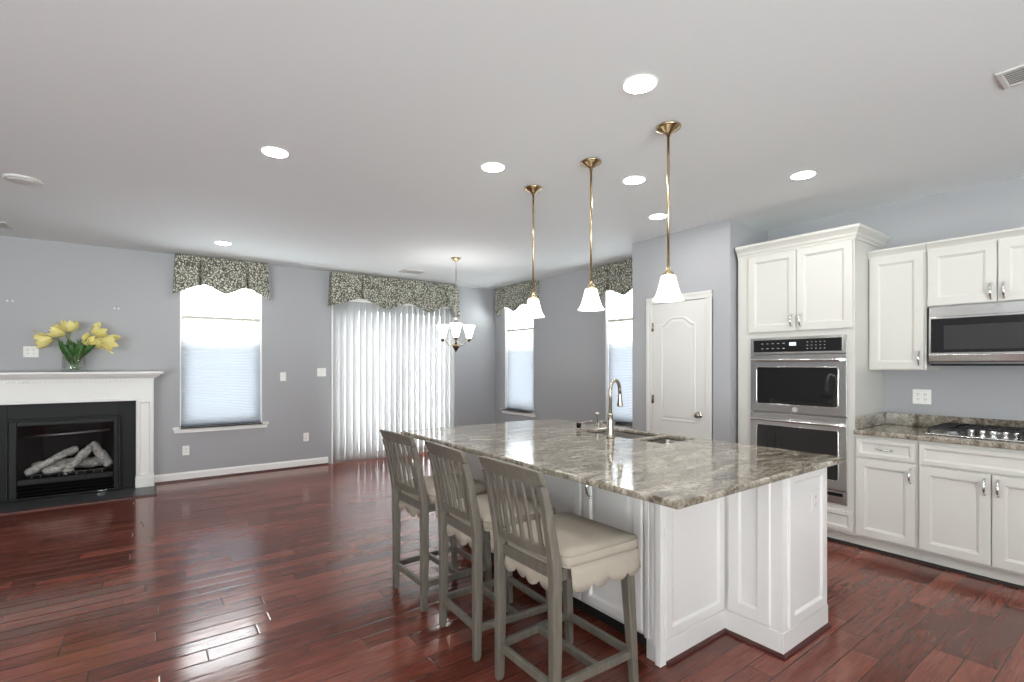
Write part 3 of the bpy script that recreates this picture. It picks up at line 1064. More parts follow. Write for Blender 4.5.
sp = thing('side_sprayer', (2.925, 2.80, TOP), 'slim upright nickel side sprayer at the far rim of the sink', 'sprayer')
MB().lathe([(0.018, TOP + 0.0005), (0.018, TOP + 0.006), (0.012, TOP + 0.016), (0.011, TOP + 0.026)], 2.925, 2.80, 16).build('holder', 'nickel', sp)
MB().lathe_axis([(0.009, 0.0), (0.008, 0.02), (0.012, 0.055), (0.015, 0.076), (0.014, 0.082), (0.008, 0.084)], (2.925, 2.80, TOP + 0.026), (-0.06, 0.02, 1), 16).build('spray_head', 'nickel', sp)


# ------------------------------------------------------------------ bar stools (local +x faces the island)
def make_stool(label):
    r = thing('bar_stool', (0, 0, 0), label, 'bar stool', 'bar stools along the island')
    BY = 0.185
    for s in (-1, 1):
        mb = MB().column([(-0.225, s * BY, 0.0, 0.026, 0.026), (-0.222, s * BY, 0.02, 0.034, 0.032), (-0.218, s * BY, 0.30, 0.043, 0.036), (-0.220, s * BY, 0.62, 0.046, 0.036),
                          (-0.238, s * BY, 0.72, 0.042, 0.034), (-0.266, s * (BY + 0.002), 0.86, 0.036, 0.032), (-0.292, s * (BY + 0.004), 0.945, 0.032, 0.030)])
        mb.build('back_leg', 'grey_wood', r, bevel=0.004)
    for s in (-1, 1):
        mb = MB().column([(0.222, s * 0.205, 0.0, 0.028, 0.028), (0.220, s * 0.205, 0.02, 0.032, 0.032), (0.195, s * 0.198, 0.40, 0.044, 0.042), (0.180, s * 0.195, 0.605, 0.048, 0.046)])
        mb.build('front_leg', 'grey_wood', r, bevel=0.004)

    def bowrail(name, z0, z1, x0, x1, half, th, bow, crown=0.0):
        lo = []
        for i in range(17):
            t = i / 16 * 2 - 1
            y = half * t
            b = -bow * (1 - t * t)
            zt = z1 + crown * (1 - t * t)
            lo.append([(x0 + b - th / 2, y, z0), (x0 + b + th / 2, y, z0), (x1 + b + th / 2, y, zt), (x1 + b - th / 2, y, zt)])
        return MB().loft(lo).build(name, 'grey_wood', r, bevel=0.004)
    bowrail('top_rail', 0.946, 1.002, -0.287, -0.312, 0.207, 0.024, 0.022, 0.010)
    bowrail('lower_rail', 0.652, 0.694, -0.226, -0.233, 0.172, 0.022, 0.018)
    for k in range(6):
        y = -0.135 + 0.27 * k / 5
        t = y / 0.2
        b = -0.020 * (1 - t * t)
        MB().column([(-0.234 + b, y, 0.688, 0.013, 0.018), (-0.258 + b, y, 0.82, 0.012, 0.019), (-0.291 + b, y, 0.948, 0.012, 0.020)]).build('slat', 'grey_wood', r, bevel=0.002)
    # seat frame rails
    mb = MB()
    mb.bar((-0.205, -0.168, 0.583), (-0.205, 0.168, 0.583), 0.022, 0.045)
    mb.bar((0.178, -0.175, 0.583), (0.178, 0.175, 0.583), 0.022, 0.045)
    mb.bar((-0.20, -0.186, 0.583), (0.165, -0.194, 0.583), 0.022, 0.045)
    mb.bar((-0.20, 0.186, 0.583), (0.165, 0.194, 0.583), 0.022, 0.045)
    mb.build('seat_frame', 'grey_wood', r, bevel=0.002)
    # stretchers
    zs = 0.150
    for p, q2 in (((-0.205, -0.186, zs), (0.195, -0.203, zs)), ((-0.205, 0.186, zs), (0.195, 0.203, zs)), ((-0.220, -0.170, zs - 0.002), (-0.220, 0.170, zs - 0.002)),
                  ((0.207, -0.186, zs), (0.207, 0.186, zs)), ((0.01, -0.185, zs), (0.01, 0.185, zs))):
        MB().bar(p, q2, 0.022, 0.034).build('stretcher', 'grey_wood', r, bevel=0.003)

    # slip-covered cushion: trapezoid with rounded front corners, wider than the frame
    def outline(grow, z, n=6):
        pts = []
        xb, xf, hb, hf = -0.195, 0.232, 0.158, 0.240
        cr = 0.055
        corners = [((xb, -hb), 0.012), ((-0.175, -0.218), 0.012), ((xf, -hf), cr), ((xf, hf), cr), ((-0.175, 0.218), 0.012), ((xb, hb), 0.012)]
        m_ = len(corners)
        for i, (c, rad) in enumerate(corners):
            c = Vector(c)
            a = (Vector(corners[i - 1][0]) - c).normalized()
            b = (Vector(corners[(i + 1) % m_][0]) - c).normalized()
            p0, p1 = c + a * rad, c + b * rad
            for j in range(n):
                t = j / (n - 1)
                p = p0 * (1 - t) ** 2 + c * 2 * t * (1 - t) + p1 * t * t
                pts.append(p)
        cen = Vector((0.02, 0))
        out = []
        for p in pts:
            d = p - cen
            out.append((*(cen + d * (1 + grow / d.length)), z))
        return out
    cu = MB().loft([outline(-0.02, 0.606), outline(0.0, 0.612), outline(0.003, 0.628), outline(0.001, 0.650), outline(-0.006, 0.660), outline(-0.06, 0.672), outline(-0.15, 0.676)], True, True, True)
    cushion = cu.build('seat_cushion', 'linen', r)
    for z, g in ((0.655, -0.001), (0.614, 0.002)):
        o = outline(g, z)
        MB().tube(o + [o[0]], 0.0032, 6, cap=False).build('piping', 'piping', cushion)

    def skirt(pts, drop, n_scallop, name):
        P = [Vector(p) for p in pts]
        seg = [(P[i + 1] - P[i]).length for i in range(len(P) - 1)]
        L = sum(seg)
        N = n_scallop * 8
        rows = [[], [], [], []]
        for i in range(N + 1):
            s = L * i / N
            k, acc = 0, 0
            while k < len(seg) - 1 and acc + seg[k] < s:
                acc += seg[k]
                k += 1
            f = (s - acc) / seg[k] if seg[k] else 0
            p = P[k].lerp(P[k + 1], min(1, f))
            d = (P[k + 1] - P[k]).normalized()
            nrm = Vector((d.y, -d.x))
            if nrm.dot(p - Vector((0.02, 0))) < 0:
                nrm = -nrm
            sc = abs(math.sin(PI * n_scallop * i / N)) ** 0.6
            wav = math.sin(s * 38 + len(pts)) * 0.006
            for q, row in zip((0, 0.35, 0.7, 1.0), rows):
                z = 0.614 - q * (drop - 0.026 + 0.026 * sc)
                off = 0.002 + 0.014 * q + 1.2 * wav * q * q
                w = p + nrm * off
                row.append((w.x, w.y, z))
        return MB().loft(rows, False, False, True, closed=False).build(name, 'linen', cushion, solid=0.003)
    o = [Vector(p[:2]) for p in outline(0.002, 0)]
    n6 = 6
    side_front = o[n6 * 1 + n6 - 1 - 1:n6 * 5 - (n6 - 1) + 1]
    skirt(side_front, 0.100, 13, 'skirt')
    skirt([(-0.197, -0.155), (-0.199, 0.0), (-0.197, 0.155)], 0.112, 4, 'skirt')
    return r


stool = make_stool('grey slat-back bar stool nearest the camera, its linen seat fully in view')
st2 = copy_tree(stool)
st2['label'] = 'grey slat-back bar stool standing between the other two, middle of the row'
st3 = copy_tree(stool)
st3['label'] = 'grey slat-back bar stool at the far end, closest to the patio blind'
for s_, (x, y, a) in zip((stool, st2, st3), ((1.493, 1.632, 0.0), (1.494, 2.168, -3.0), (1.490, 2.765, 1.5))):
    s_.location = (x, y, 0)
    s_.rotation_euler = (0, 0, math.radians(a))


# ------------------------------------------------------------------ tall oven cabinet
CX = 4.36            # cabinet face plane
TY0, TY1 = 1.495, 2.425
TZ = 2.40


def kcab(x0, y0, y1, z0, z1, root, name='carcass', mat='cab'):
    return MB().box(x0, XR - 0.003, y0, y1, z0, z1).build(name, mat, root, bevel=0.002)


def kdoor(x, y0, y1, z0, z1, root, prof=DOORP, hy=None, hz=None, horizontal=False, name='door'):
    d = MB().panel((x, y1, z0), (0, -1, 0), (0, 0, 1), (-1, 0, 0), y1 - y0, z1 - z0, prof).build(name, 'cab', root)
    if hy is not None:
        h = pull(MB(), (x - 0.021, hy, hz), (0, 1, 0) if horizontal else (0, 0, 1), (-1, 0, 0), 0.10).build('handle', 'chrome', d)
        h['label'] = 'polished nickel bow pull'
    return d


CROWN = [(0, -0.03), (0.008, -0.03), (0.010, -0.012), (0.018, 0.0), (0.021, 0.018), (0.038, 0.040), (0.046, 0.048), (0.049, 0.056), (0.049, 0.072), (0, 0.072)]
CROWN_S = [(0, -0.02), (0.008, -0.02), (0.010, -0.006), (0.018, 0.004), (0.034, 0.022), (0.040, 0.026), (0.040, 0.040), (0, 0.040)]

tall = thing('oven_cabinet', ((CX + XR) / 2, (TY0 + TY1) / 2, 0), 'tall cream cabinet housing the double wall oven', 'cabinet')
mb = MB()
mb.box(CX + 0.02, XR - 0.003, TY0, TY0 + 0.02, 0.10, TZ)
mb.box(CX + 0.02, XR - 0.003, TY1 - 0.02, TY1, 0.10, TZ)
mb.box(CX + 0.02, XR - 0.003, TY0 + 0.02, TY1 - 0.02, TZ - 0.02, TZ)
mb.box(CX + 0.02, XR - 0.003, TY0 + 0.02, TY1 - 0.02, 1.655, 1.675)
mb.box(CX + 0.02, XR - 0.003, TY0 + 0.02, TY1 - 0.02, 0.285, 0.305)
mb.box(CX + 0.02, XR - 0.003, TY0 + 0.02, TY1 - 0.02, 0.10, 0.12)
mb.box(XR - 0.02, XR - 0.003, TY0 + 0.02, TY1 - 0.02, 0.12, TZ - 0.02)
mb.build('carcass', 'cab', tall)
OY0, OY1 = 1.541, 2.297
mb = MB()
mb.box(CX, CX + 0.02, TY0, OY0 + 0.004, 0.10, TZ)
mb.box(CX, CX + 0.02, OY1 - 0.004, TY1, 0.10, TZ)
mb.box(CX, CX + 0.02, OY0 + 0.004, OY1 - 0.004, 1.638, 1.69)
mb.box(CX, CX + 0.02, OY0 + 0.004, OY1 - 0.004, 0.27, 0.318)
mb.box(CX, CX + 0.02, OY0 + 0.004, OY1 - 0.004, 0.10, 0.13)
mb.box(CX, CX + 0.02, OY0 + 0.004, OY1 - 0.004, 2.36, TZ)
mb.build('face_frame', 'cab', tall, bevel=0.0015)
ym = 1.912
kdoor(CX, ym + 0.003, 2.318, 1.69, 2.365, tall, hy=ym + 0.035, hz=1.775)
kdoor(CX, 1.505, ym - 0.003, 1.69, 2.365, tall, hy=ym - 0.035, hz=1.775)
kdoor(CX, 1.505, 2.318, 0.125, 0.272, tall, prof=DRAWP, hy=1.91, hz=0.20, horizontal=True, name='drawer')
MB().box(CX + 0.07, XR - 0.003, TY0, TY1, 0.0, 0.10).build('toe_kick', 'cab', tall)
mb = MB().sweep_profile([(CX, TY1, TZ), (CX, TY0, TZ), (XR - 0.003, TY0, TZ)], CROWN, outs=[(-1, 0, 0), (0, -1, 0)])
mb.box(CX, XR - 0.003, TY0, TY1, TZ + 0.05, TZ + 0.07)
mb.build('crown_moulding', 'cab', tall)

# ------------------------------------------------------------------ double wall oven
OXF = 4.333
ov = thing('double_wall_oven', (CX + 0.2, (OY0 + OY1) / 2, 0.315), 'stainless double wall oven built into the tall cream cabinet', 'oven')
MB().box(CX + 0.006, XR - 0.05, OY0 + 0.012, OY1 - 0.012, 0.325, 1.632).build('casing', 'steel_dark', ov)
OU, OV_, ON = (0, -1, 0), (0, 0, 1), (-1, 0, 0)
OW = OY1 - OY0
cp = MB().panel((CX - 0.001, OY1, 1.497), OU, OV_, ON, OW, 0.143, [(0, -0.004), (0, 0.020), (0.004, 0.024), (0.006, 0.024)]).build('control_panel', 'steel', ov)
MB().panel((CX - 0.0245, OY1 - 0.03, 1.515), OU, OV_, ON, OW - 0.06, 0.105, [(0, 0), (0, 0.001), (0.002, 0.002)]).build('control_glass', 'black_glass', cp)
MB().panel((CX - 0.027, OY1 - OW / 2 + 0.045, 1.566), OU, OV_, ON, 0.055, 0.028, [(0, 0), (0, 0.0003), (0.001, 0.0004)]).build('display', 'display', cp)
for j in range(2):
    for k in range(5):
        a = OY1 - 0.10 - k * 0.045
        MB().box(CX - 0.0273, CX - 0.0268, a, a - 0.016, 1.585 - j * 0.042, 1.590 - j * 0.042).build('key', 'legend', cp)
for j in range(3):
    for k in range(5):
        a = OY1 - 0.47 - k * 0.032
        MB().box(CX - 0.0273, CX - 0.0268, a, a - 0.010, 1.590 - j * 0.026, 1.594 - j * 0.026).build('key', 'legend', cp)


def oven_door(z0, z1, gz0, gz1, hz):
    h = z1 - z0
    d = MB().panel((CX - 0.001, OY1, z0), OU, OV_, ON, OW, h, [(0, -0.004), (0, 0.022), (0.004, 0.026), (0.006, 0.026)]).build('oven_door', 'steel', ov)
    # rounded window with raised bright rim

    def rrect(gy0, gy1, a, b, r, x):
        return [(x, cy + r * math.cos(t), cz + r * math.sin(t)) for cy, cz, a0 in ((gy1 - r, b - r, 0), (gy0 + r, b - r, PI / 2), (gy0 + r, a + r, PI), (gy1 - r, a + r, 1.5 * PI)) for t in [a0 + PI / 2 * i / 5 for i in range(6)]]
    a, b = OY0 + 0.060, OY1 - 0.060
    xf = CX - 0.027
    MB().loft([rrect(a, b, gz0, gz1, 0.018, xf), rrect(a + 0.001, b - 0.001, gz0 + 0.001, gz1 - 0.001, 0.018, xf - 0.0012)]).build('window', 'black_glass', d)
    rim = rrect(a - 0.002, b + 0.002, gz0 - 0.002, gz1 + 0.002, 0.020, xf - 0.0005)
    MB().tube(rim + [rim[0]], 0.0035, 6, cap=False).build('window_rim', 'chrome', d)
    mb = MB().tube([(xf - 0.045, OY0 + 0.03, hz), (xf - 0.045, OY1 - 0.03, hz)], 0.012, 14)
    for y in (OY0 + 0.05, OY1 - 0.05):
        mb.box(xf - 0.050, xf + 0.002, y - 0.014, y + 0.014, hz - 0.012, hz + 0.012)
    mb.build('handle', 'chrome', d, bevel=0.002)
    return d


d1 = oven_door(1.002, 1.490, 1.070, 1.385, 1.445)
d2 = oven_door(0.425, 0.990, 0.500, 0.885, 0.935)
badge(MB(), (CX - 0.027, (OY0 + OY1) / 2, 1.032), OU, OV_, ON, 0.021).build('emblem', 'emblem', d1)
MB().panel((CX - 0.001, OY1, 0.316), OU, OV_, ON, OW, 0.104, [(0, -0.004), (0, 0.014), (0.003, 0.017), (0.005, 0.017)]).build('lower_trim', 'steel', ov)
MB().panel((CX - 0.0185, OY1 - 0.03, 0.378), OU, OV_, ON, OW - 0.06, 0.026, [(0, 0), (0, 0.001), (0.001, 0.0012)]).build('vent_slot', 'black', ov)

# ------------------------------------------------------------------ wall cabinets
UX = 4.635
UZ1 = 2.262
u1 = thing('wall_cabinet', ((UX + XR) / 2, 1.31, 1.365), 'cream single-door wall cabinet beside the oven tower', 'cabinet', 'wall cabinets')
kcab(UX, 1.128, TY0 - 0.001, 1.365, UZ1, u1)
kdoor(UX, 1.142, 1.482, 1.372, 2.245, u1, hy=1.168, hz=1.455)
MB().sweep_profile([(UX, TY0 - 0.001, UZ1), (UX, 1.128, UZ1)], CROWN_S, outs=[(-1, 0, 0)]).build('crown_moulding', 'cab', u1)
u2 = thing('wall_cabinet', ((UX + XR) / 2, 0.745, 1.83), 'cream double-door wall cabinet above the microwave', 'cabinet', 'wall cabinets')
kcab(UX, 0.365, 1.126, 1.828, UZ1, u2)
kdoor(UX, 0.750, 1.118, 1.834, 2.245, u2, hy=0.780, hz=1.905)
kdoor(UX, 0.372, 0.744, 1.834, 2.245, u2, hy=0.714, hz=1.905)
MB().sweep_profile([(UX, 1.126, UZ1), (UX, 0.365, UZ1)], CROWN_S, outs=[(-1, 0, 0)]).build('crown_moulding', 'cab', u2)

# ------------------------------------------------------------------ over-the-range microwave
MX = 4.60
MY0, MY1, MZ0, MZ1 = 0.372, 1.108, 1.412, 1.824
mw = thing('microwave', ((MX + XR) / 2, 0.745, MZ0), 'stainless over-the-range microwave mounted above the cooktop', 'microwave')
MB().box(MX + 0.03, XR - 0.003, MY0 + 0.003, MY1 - 0.003, MZ0, MZ1).build('housing', 'steel_dark', mw)
MB().box(MX + 0.008, MX + 0.029, MY0, MY1, 1.752, MZ1).build('top_trim', 'steel', mw, bevel=0.002)
md_ = MB().box(MX, MX + 0.029, MY0, MY1, 1.425, 1.750).build('door', 'steel', mw, bevel=0.003)
MB().panel((MX - 0.0005, MY1 - 0.012, 1.492), OU, OV_, ON, MY1 - MY0 - 0.10, 0.245, [(0, 0), (0, 0.0015), (0.003, 0.002)]).build('door_glass', 'black_glass', md_)
MB().panel((MX - 0.0026, MY1 - 0.085, 1.515), OU, OV_, ON, MY1 - MY0 - 0.24, 0.17, [(0, 0), (0, 0.0004), (0.002, 0.0006)]).build('mesh_window', 'mesh_glass', md_)
MB().prism([(MX - 0.014, 1.428), (MX - 0.001, 1.424), (MX - 0.001, 1.486), (MX - 0.022, 1.480)], 1, MY0 + 0.004, MY1 - 0.004).build('handle_rail', 'steel', md_, bevel=0.004)
MB().box(MX + 0.012, XR - 0.06, MY0 + 0.01, MY1 - 0.01, MZ0 - 0.014, MZ0 - 0.0005).build('grease_filter', 'black', mw)
badge(MB(), (MX + 0.0075, 0.745, 1.788), OU, OV_, ON, 0.023).build('emblem', 'emblem', mw)

# ------------------------------------------------------------------ base cabinets, worktop, cooktop
BZ1 = 0.876
b1 = thing('base_cabinet', ((CX + XR) / 2, 1.30, 0), 'cream base cabinet with one drawer over one door beside the oven tower', 'cabinet', 'base cabinets')
kcab(CX, 1.109, TY0 - 0.001, 0.10, BZ1, b1)
kdoor(CX, 1.120, 1.482, 0.715, 0.852, b1, prof=DRAWP, hy=1.30, hz=0.783, horizontal=True, name='drawer')
kdoor(CX, 1.120, 1.482, 0.118, 0.700, b1, hy=1.148, hz=0.620)
MB().box(CX + 0.06, XR - 0.003, 1.109, TY0 - 0.001, 0.0, 0.10).build('toe_kick', 'cab', b1)
b2 = thing('base_cabinet', ((CX + XR) / 2, 0.735, 0), 'cream base cabinet with a wide false drawer over two doors below the cooktop', 'cabinet', 'base cabinets')
kcab(CX, 0.345, 1.107, 0.10, BZ1, b2)
kdoor(CX, 0.358, 1.097, 0.715, 0.852, b2, prof=DRAWP, name='false_drawer')
kdoor(CX, 0.733, 1.097, 0.118, 0.700, b2, hy=0.762, hz=0.620)
kdoor(CX, 0.358, 0.727, 0.118, 0.700, b2, hy=0.698, hz=0.620)
MB().box(CX + 0.06, XR - 0.003, 0.345, 1.107, 0.0, 0.10).build('toe_kick', 'cab', b2)
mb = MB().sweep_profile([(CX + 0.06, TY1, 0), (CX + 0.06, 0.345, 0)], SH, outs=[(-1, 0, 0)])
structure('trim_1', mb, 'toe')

wk = thing('kitchen_worktop', ((CX + XR) / 2, 0.92, BZ1), 'beige and brown granite worktop with backsplash along the range wall', 'worktop')
mb = MB()
WX0 = CX - 0.038
MB().box(WX0, XR - 0.003, 0.345, TY0 - 0.001, BZ1 + 0.001, TOP).build('slab', 'granite', wk, bevel=0.010, seg=3)
MB().box(XR - 0.024, XR - 0.003, 0.345, TY0 - 0.023, TOP + 0.001, 1.012).build('backsplash', 'granite', wk, bevel=0.003)
MB().box(CX + 0.002, XR - 0.003, TY0 - 0.022, TY0 - 0.001, TOP + 0.001, 1.012).build('side_splash', 'granite', wk, bevel=0.003)

ck = thing('gas_cooktop', (4.66, 0.745, TOP), 'black and stainless five-burner gas cooktop set in the worktop', 'cooktop')
KX0, KX1, KY0, KY1 = 4.425, 4.925, 0.37, 1.085
MB().box(KX0, KX1, KY0, KY1, TOP + 0.0008, TOP + 0.012).build('deck', 'steel', ck, bevel=0.004)
burn = [(4.56, 0.96, 0.04), (4.80, 0.96, 0.035), (4.76, 0.745, 0.055), (4.56, 0.53, 0.035), (4.80, 0.53, 0.04)]
for x, y, rr_ in burn:
    b = MB().lathe([(rr_ + 0.015, TOP + 0.012), (rr_ + 0.012, TOP + 0.018), (rr_, TOP + 0.024), (rr_, TOP + 0.028)], x, y, 20).build('burner', 'steel_dark', ck)
    MB().lathe([(rr_ - 0.002, TOP + 0.028), (rr_, TOP + 0.032), (rr_ - 0.006, TOP + 0.037), (0.008, TOP + 0.038)], x, y, 20).build('burner_cap', 'iron', b)


def grate(x0, x1, y0, y1, centres):
    mb = MB()
    z = TOP + 0.046
    for a, b in (((x0, y0), (x1, y0)), ((x0, y1), (x1, y1)), ((x0, y0), (x0, y1)), ((x1, y0), (x1, y1))):
        mb.bar((*a, z), (*b, z), 0.011, 0.014)
    for cx, cy in centres:
        for a, b in (((x0, cy), (cx - 0.02, cy)), ((cx + 0.02, cy), (x1, cy)), ((cx, y0), (cx, cy - 0.02)), ((cx, cy + 0.02), (cx, y1))):
            if abs(a[0] - b[0]) + abs(a[1] - b[1]) > 0.02:
                mb.bar((*a, z + 0.002), (*b, z + 0.002), 0.009, 0.014)
    if len(centres) > 1:
        xm = (x0 + x1) / 2
        mb.bar((xm, y0, z), (xm, y1, z), 0.010, 0.014)
    for x in (x0, x1):
        for y in (y0, y1):
            mb.box(x - 0.007, x + 0.007, y - 0.007, y + 0.007, TOP + 0.0122, z)
    mb.build('grate', 'iron', ck, bevel=0.002)


grate(4.445, 4.91, 0.87, 1.07, [(4.56, 0.96), (4.80, 0.96)])
grate(4.435, 4.91, 0.385, 0.62, [(4.56, 0.53), (4.80, 0.53)])
grate(4.60, 4.91, 0.64, 0.85, [(4.76, 0.745)])
for k in range(5):
    y = 0.855 - 0.056 * k
    MB().lathe([(0.021, TOP + 0.0122), (0.021, TOP + 0.016), (0.012, TOP + 0.019), (0.011, TOP + 0.030), (0.018, TOP + 0.034), (0.017, TOP + 0.050), (0.013, TOP + 0.054)], 4.485 + 0.012 * (k % 2), y, 18).build('knob', 'chrome', ck)

outlet(0, XR, -1, 1.237, 1.152, 'white double outlet above the granite backsplash', kind='outlet', gang=2)


# ------------------------------------------------------------------ pantry door
DY0, DY1, DZ1 = 2.698, 3.312, 2.035
pdoor = s_empty('door_2', (PX, (DY0 + DY1) / 2, 0))
mb = MB()
for a, b in ((DY0 - 0.072, DY0 - 0.004), (DY1 + 0.004, DY1 + 0.072)):
    mb.box(PX - 0.018, PX - 0.0005, a, b, 0, DZ1 + 0.006)
    mb.box(PX - 0.022, PX - 0.0005, a + 0.04 if a > 3 else a, b if a > 3 else b - 0.04, 0, DZ1 + 0.006)
mb.box(PX - 0.018, PX - 0.0005, DY0 - 0.072, DY1 + 0.072, DZ1 + 0.006, DZ1 + 0.074)
mb.box(PX - 0.022, PX - 0.0005, DY0 - 0.072, DY1 + 0.072, DZ1 + 0.046, DZ1 + 0.074)
mb.build('door_casing', 'door_paint', pdoor, bevel=0.003)
slab = MB().box(PX - 0.010, PX - 0.0005, DY0, DY1, 0.008, DZ1).build('door_slab', 'door_paint', pdoor, bevel=0.002)


def arch_panel(y0, y1, z0, z1, arch):
    """moulded sunk panel with a raised field; top edge cambered by `arch`"""
    def loop(i, h):
        pts = []
        a, b, c, d = y0 + i, y1 - i, z0 + i, z1 - i
        pts.append((PX - 0.010 - h, b, c))
        pts.append((PX - 0.010 - h, a, c))
        for k in range(17):
            t = k / 16
            e = max(0.0, min(1.0, (0.5 - abs(t - 0.5)) / 0.36))
            s = 0.5 - 0.5 * math.cos(PI * e)
            pts.append((PX - 0.010 - h, a + (b - a) * t, d + arch * s))
        return pts
    return MB().loft([loop(0.0, 0.0), loop(0.004, 0.006), (loop(0.014, 0.006)), loop(0.026, 0.0012), loop(0.030, 0.0012), loop(0.046, 0.005)], False, True)


arch_panel(DY0 + 0.105, DY1 - 0.105, 0.840, 1.815, 0.075).build('panel', 'door_paint', slab)
arch_panel(DY0 + 0.105, DY1 - 0.105, 0.20, 0.70, 0.0).build('panel', 'door_paint', slab)
kn = MB().lathe_axis([(0.032, 0), (0.032, 0.006), (0.014, 0.010), (0.011, 0.026), (0.022, 0.036), (0.028, 0.048), (0.026, 0.058), (0.014, 0.064)], (PX - 0.0105, DY0 + 0.062, 0.925), (-1, 0, 0), 20)
kn.build('knob', 'nickel', slab)
for z in (0.25, 1.05, 1.80):
    mb = MB().tube([(PX - 0.014, DY1 + 0.001, z - 0.045), (PX - 0.014, DY1 + 0.001, z + 0.045)], 0.006, 8)
    mb.box(PX - 0.0115, PX - 0.0095, DY1 - 0.022, DY1 + 0.002, z - 0.044, z + 0.044)
    mb.build('hinge', 'nickel', slab)

# ------------------------------------------------------------------ fireplace
FC = -0.69
FR = 0.065
FL = 2 * FC - FR
IR = -0.097
IL = 2 * FC - IR
FYF = 7.02           # face of the mantel legs
HTH = 0.016
hearth = structure('hearth_dummy', MB(), 'hearth') if False else None
hth = MB().box(FL - 0.004, FR + 0.004, 6.60, YB - 0.001, 0.0006, HTH).build('hearth_slab', 'hearth', bevel=0.003)
tag(hth, 'low charcoal stone hearth slab on the floor in front of the fireplace', 'hearth')
mb = MB().sweep_profile([(FR + 0.004, YB - 0.001, 0), (FR + 0.004, 6.60, 0), (FL - 0.004, 6.60, 0)], [(0, 0), (0.022, 0), (0.021, 0.008), (0.014, 0.014), (0, 0.016)], outs=[(1, 0, 0), (0, -1, 0)])
hb = mb.build('wood_border', 'shoe', hth)

man = thing('fireplace_mantel', (FC, FYF, HTH), 'white fireplace mantel with dentil moulding framing the black firebox', 'mantel')
Z0 = HTH + 0.001
HB = 1.024           # underside of the header
for sgn, a, b in ((1, IR, FR), (-1, FL, IL)):
    mb = MB().box(a, b, FYF + 0.02, YB - 0.001, Z0, HB + 0.02)
    mb.panel((a + 0.012, FYF + 0.02, Z0 + 0.13), (1, 0, 0), (0, 0, 1), (0, -1, 0), b - a - 0.024, HB - Z0 - 0.15, [(0, 0), (0, 0.012), (0.003, 0.016), (0.022, 0.016), (0.027, 0.010), (0.032, 0.005), (0.040, 0.005)])
    mb.build('pilaster', 'trim', man, bevel=0.002)
    mb = MB().box(a - 0.006, b + 0.006, FYF - 0.012, YB - 0.001, Z0, Z0 + 0.115)
    mb.box(a - 0.003, b + 0.003, FYF - 0.005, YB - 0.001, Z0 + 0.115, Z0 + 0.128)
    mb.build('plinth_block', 'trim', man, bevel=0.003)
mb = MB().box(FL, FR, FYF + 0.008, YB - 0.001, HB, 1.226)
mb.build('frieze', 'trim', man, bevel=0.002)
mb = MB().box(IL, IR, FYF - 0.002, FYF + 0.03, HB - 0.020, HB + 0.012)
mb.build('inner_moulding', 'trim', man, bevel=0.004)
mb = MB()
nd = 46
for k in range(nd):
    x = FL + 0.008 + (FR - FL - 0.016) * (k + 0.5) / nd
    mb.box(x - 0.010, x + 0.010, FYF - 0.010, FYF + 0.009, 1.214, 1.246)
mb.box(FL - 0.002, FR + 0.002, FYF - 0.002, YB - 0.001, 1.226, 1.250)
mb.build('dentil_row', 'trim', man, bevel=0.0015)
CM = [(0, 1.250), (0.014, 1.250), (0.018, 1.260), (0.034, 1.267), (0.052, 1.282), (0.064, 1.298), (0.070, 1.306), (0, 1.306)]
MB().sweep_profile([(FL, YB - 0.001, 0), (FL, FYF, 0), (FR, FYF, 0), (FR, YB - 0.001, 0)], CM, outs=[(-1, 0, 0), (0, -1, 0), (1, 0, 0)]).build('crown_moulding', 'trim', man)
MB().box(FL - 0.092, FR + 0.092, FYF - 0.092, YB - 0.001, 1.306, 1.331).build('mantel_shelf', 'trim', man, bevel=0.006, seg=3)

sur = MB()
RX0, RX1, RZ0, RZ1 = -1.150, -0.232, 0.035, 0.848
sur.box(IL + 0.001, RX0 + 0.01, 7.085, 7.125, HTH + 0.001, HB - 0.001)
sur.box(RX1 - 0.01, IR - 0.001, 7.085, 7.125, HTH + 0.001, HB - 0.001)
sur.box(RX0 + 0.01, RX1 - 0.01, 7.085, 7.125, RZ1 - 0.01, HB - 0.001)
su = sur.build('fireplace_surround', 'slate', bevel=0.002)
tag(su, 'dark slate tile surround between the white mantel and the firebox', 'fireplace surround')

fb = thing('gas_fireplace', ((RX0 + RX1) / 2, 7.06, HTH + 0.001), 'black glass-fronted gas fireplace insert with pale ceramic logs', 'fireplace')
yf = 7.045
mb = MB()
frame4(mb, lambda a, b, c, d: mb.box(a, b, yf, yf + 0.038, c, d), 0.022)(RX0, RX1, RZ0 - 0.015, RZ1)
mb.build('outer_frame', 'black', fb, bevel=0.004)
gx0, gx1, gz0, gz1 = RX0 + 0.085, RX1 - 0.065, 0.225, 0.775
mb = MB()
mb.box(RX0 + 0.022, gx0, yf + 0.012, yf + 0.05, RZ0 + 0.007, RZ1 - 0.022)
mb.box(gx1, RX1 - 0.022, yf + 0.012, yf + 0.05, RZ0 + 0.007, RZ1 - 0.022)
mb.box(gx0, gx1, yf + 0.012, yf + 0.05, gz1, RZ1 - 0.022)
mb.box(gx0, gx1, yf + 0.012, yf + 0.05, 0.165, gz0)
mb.build('door_frame', 'black', fb, bevel=0.005)
mb = MB()
for k in range(3):
    z = 0.055 + 0.038 * k
    mb.loft([[(x, yf + 0.012, z), (x, yf + 0.016, z - 0.003), (x, yf + 0.045, z + 0.020), (x, yf + 0.041, z + 0.024)] for x in (gx0, gx1)])
mb.build('louvre', 'black', fb)
MB().box(gx0, gx1, yf + 0.030, yf + 0.034, gz0, gz1).build('glass', 'fire_glass', fb)
mb = MB()
y0b, y1b = yf + 0.05, YB + 0.32
mb.box(RX0 + 0.02, RX1 - 0.02, y1b, y1b + 0.02, HTH + 0.01, RZ1)
